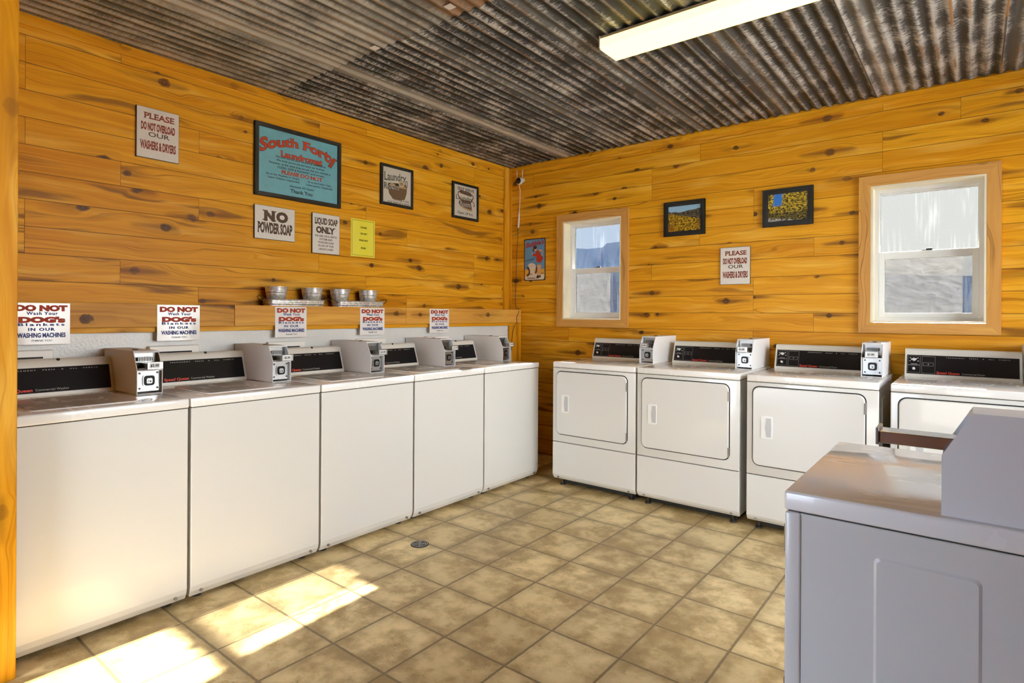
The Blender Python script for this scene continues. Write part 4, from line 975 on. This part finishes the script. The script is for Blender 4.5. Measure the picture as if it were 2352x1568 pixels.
# ================================================================== SECURITY CAMERA AND CORD
r = empty('security_camera', (.152, 0, 2.54))
b = MB(); b.lathe([(.018, -.0005), (.018, -.010), (.012, -.014)], (.018, 0, .012), 'y', 20); b.build('mount', M_white_plastic, r, True)
b = MB(); b.lathe([(.012, -.012), (.030, -.020), (.034, -.034), (.032, -.050), (.028, -.054)], (0, 0, 0), 'y', 28); b.build('body', M_white_plastic, r, True)
b = MB(); b.lathe([(.029, -.0535), (.028, -.058), (.016, -.060), (.015, -.058), (.004, -.058)], (0, 0, 0), 'y', 28); b.build('lens_face', M_lensblack, r, True)
for x in (-.035, .032):
    b = MB(); b.tube([(x*.9, -.030, .008), (x, -.030, .105)], [.0038, .0030], 8); b.build('antenna', M_white_plastic, r, True)
tag(r, 'small white security camera with black face and two antennas in the corner', 'camera')
r = empty('power_cord', (.14, 0, 2.5))
def cord(name, pts, rad, m):
    o = MB().tube(pts, rad, 8).build(name, m, r, True); o.matrix_parent_inverse = Matrix.Translation(-Vector(r.location)); return o
cord('white_lead', [(.143, -.030, 2.513), (.146, -.018, 2.46), (.140, -.012, 2.36), (.134, -.012, 2.25)], .0035, M_white_plastic)
cord('plug', [(.134, -.012, 2.25), (.132, -.012, 2.235), (.124, -.012, 2.120), (.120, -.012, 2.105)], [.004, .0075, .0085, .004], M_white_plastic)
cord('dark_lead', [(.120, -.012, 2.105), (.116, -.012, 2.0), (.103, -.008, 1.86), (.098, -.008, 1.70), (.094, -.008, 1.56), (.085, -.008, 1.42), (.100, -.012, 1.345), (.150, -.030, 1.335), (.158, -.045, 1.30), (.158, -.075, 1.262), (.158, -.070, 1.215), (.145, -.095, 1.17), (.139, -.11, 1.12), (.138, -.12, 1.05), (.138, -.125, .95)], .0026, M_wire)
tag(r, 'thin cord hanging from the security camera down past the ledge end', 'cord')

# ================================================================== FLOOR DRAIN, CEILING STICKERS
r = empty('floor_drain', (1.105, -2.155, 0))
MB().lathe([(.050, .0002), (.050, .003), (.046, .0035)], n=32).build('drain_base', M_gap, r)
b = MB()
for q in (.046, .035, .024, .013):
    for k in range(28):
        if k % 7 == 0 and q < .046: continue
        a, c = 2*PI*k/28, 2*PI*(k+1)/28; b.poly([(q*math.cos(a), q*math.sin(a), .0042), (q*math.cos(c), q*math.sin(c), .0042), ((q-.005)*math.cos(c), (q-.005)*math.sin(c), .0042), ((q-.005)*math.cos(a), (q-.005)*math.sin(a), .0042)])
for k in range(4):
    a = PI/4 + k*PI/2; ca, sa = math.cos(a), math.sin(a); b.poly([(-sa*.002, ca*.002, .0043), (sa*.002, -ca*.002, .0043), (ca*.045+sa*.002, sa*.045-ca*.002, .0043), (ca*.045-sa*.002, sa*.045+ca*.002, .0043)])
b.build('grate', M_chromed, r); tag(r, 'round metal drain grate set in the tiled floor before the washers', 'drain')
for (x, y), lab in (((1.031, -2.425), 'small white sticker on the ceiling seam nearer the left wall'), ((1.636, -2.478), 'small white sticker on rusty ceiling tin at the top of the view')):
    tag(MB().box(x-.022, x+.022, y-.02, y+.02, CZ-.0052, CZ-.0042).build('sticker', M_white_plastic), lab, 'sticker', 'white stickers on the ceiling')

# ================================================================== FLUORESCENT CEILING LIGHTS
def fixture():
    L, Wd = 1.22, .185
    r = empty('fluorescent_light', (0, 0, 0))
    MB().box(.001, L-.001, .004, Wd-.004, .052, .0665, .002).build('housing', pm('lamp_housing', (0.30, 0.22, 0.12), .5), r)
    prof = [(.004, .052), (.002, .012), (.010, .002), (.022, 0), (Wd-.022, 0), (Wd-.010, .002), (Wd-.002, .012), (Wd-.004, .052)]
    b = MB(); b.prism(prof, 'x', .006, L-.006); b.build('lens', M_lens, r)
    for x in (0, L-.006):
        b = MB(); b.prism([(.001, .0665), (.001, .010), (.010, .0003), (Wd-.010, .0003), (Wd-.001, .010), (Wd-.001, .0665)], 'x', x, x+.006); b.build('end_cap', pm('lamp_end_cap', (0.75, 0.72, 0.66), .4), r)
    return r
f0 = fixture(); f0.location = (2.040, -1.830, 2.6128); tag(f0, 'long glowing fluorescent ceiling light under the corrugated tin', 'ceiling light')
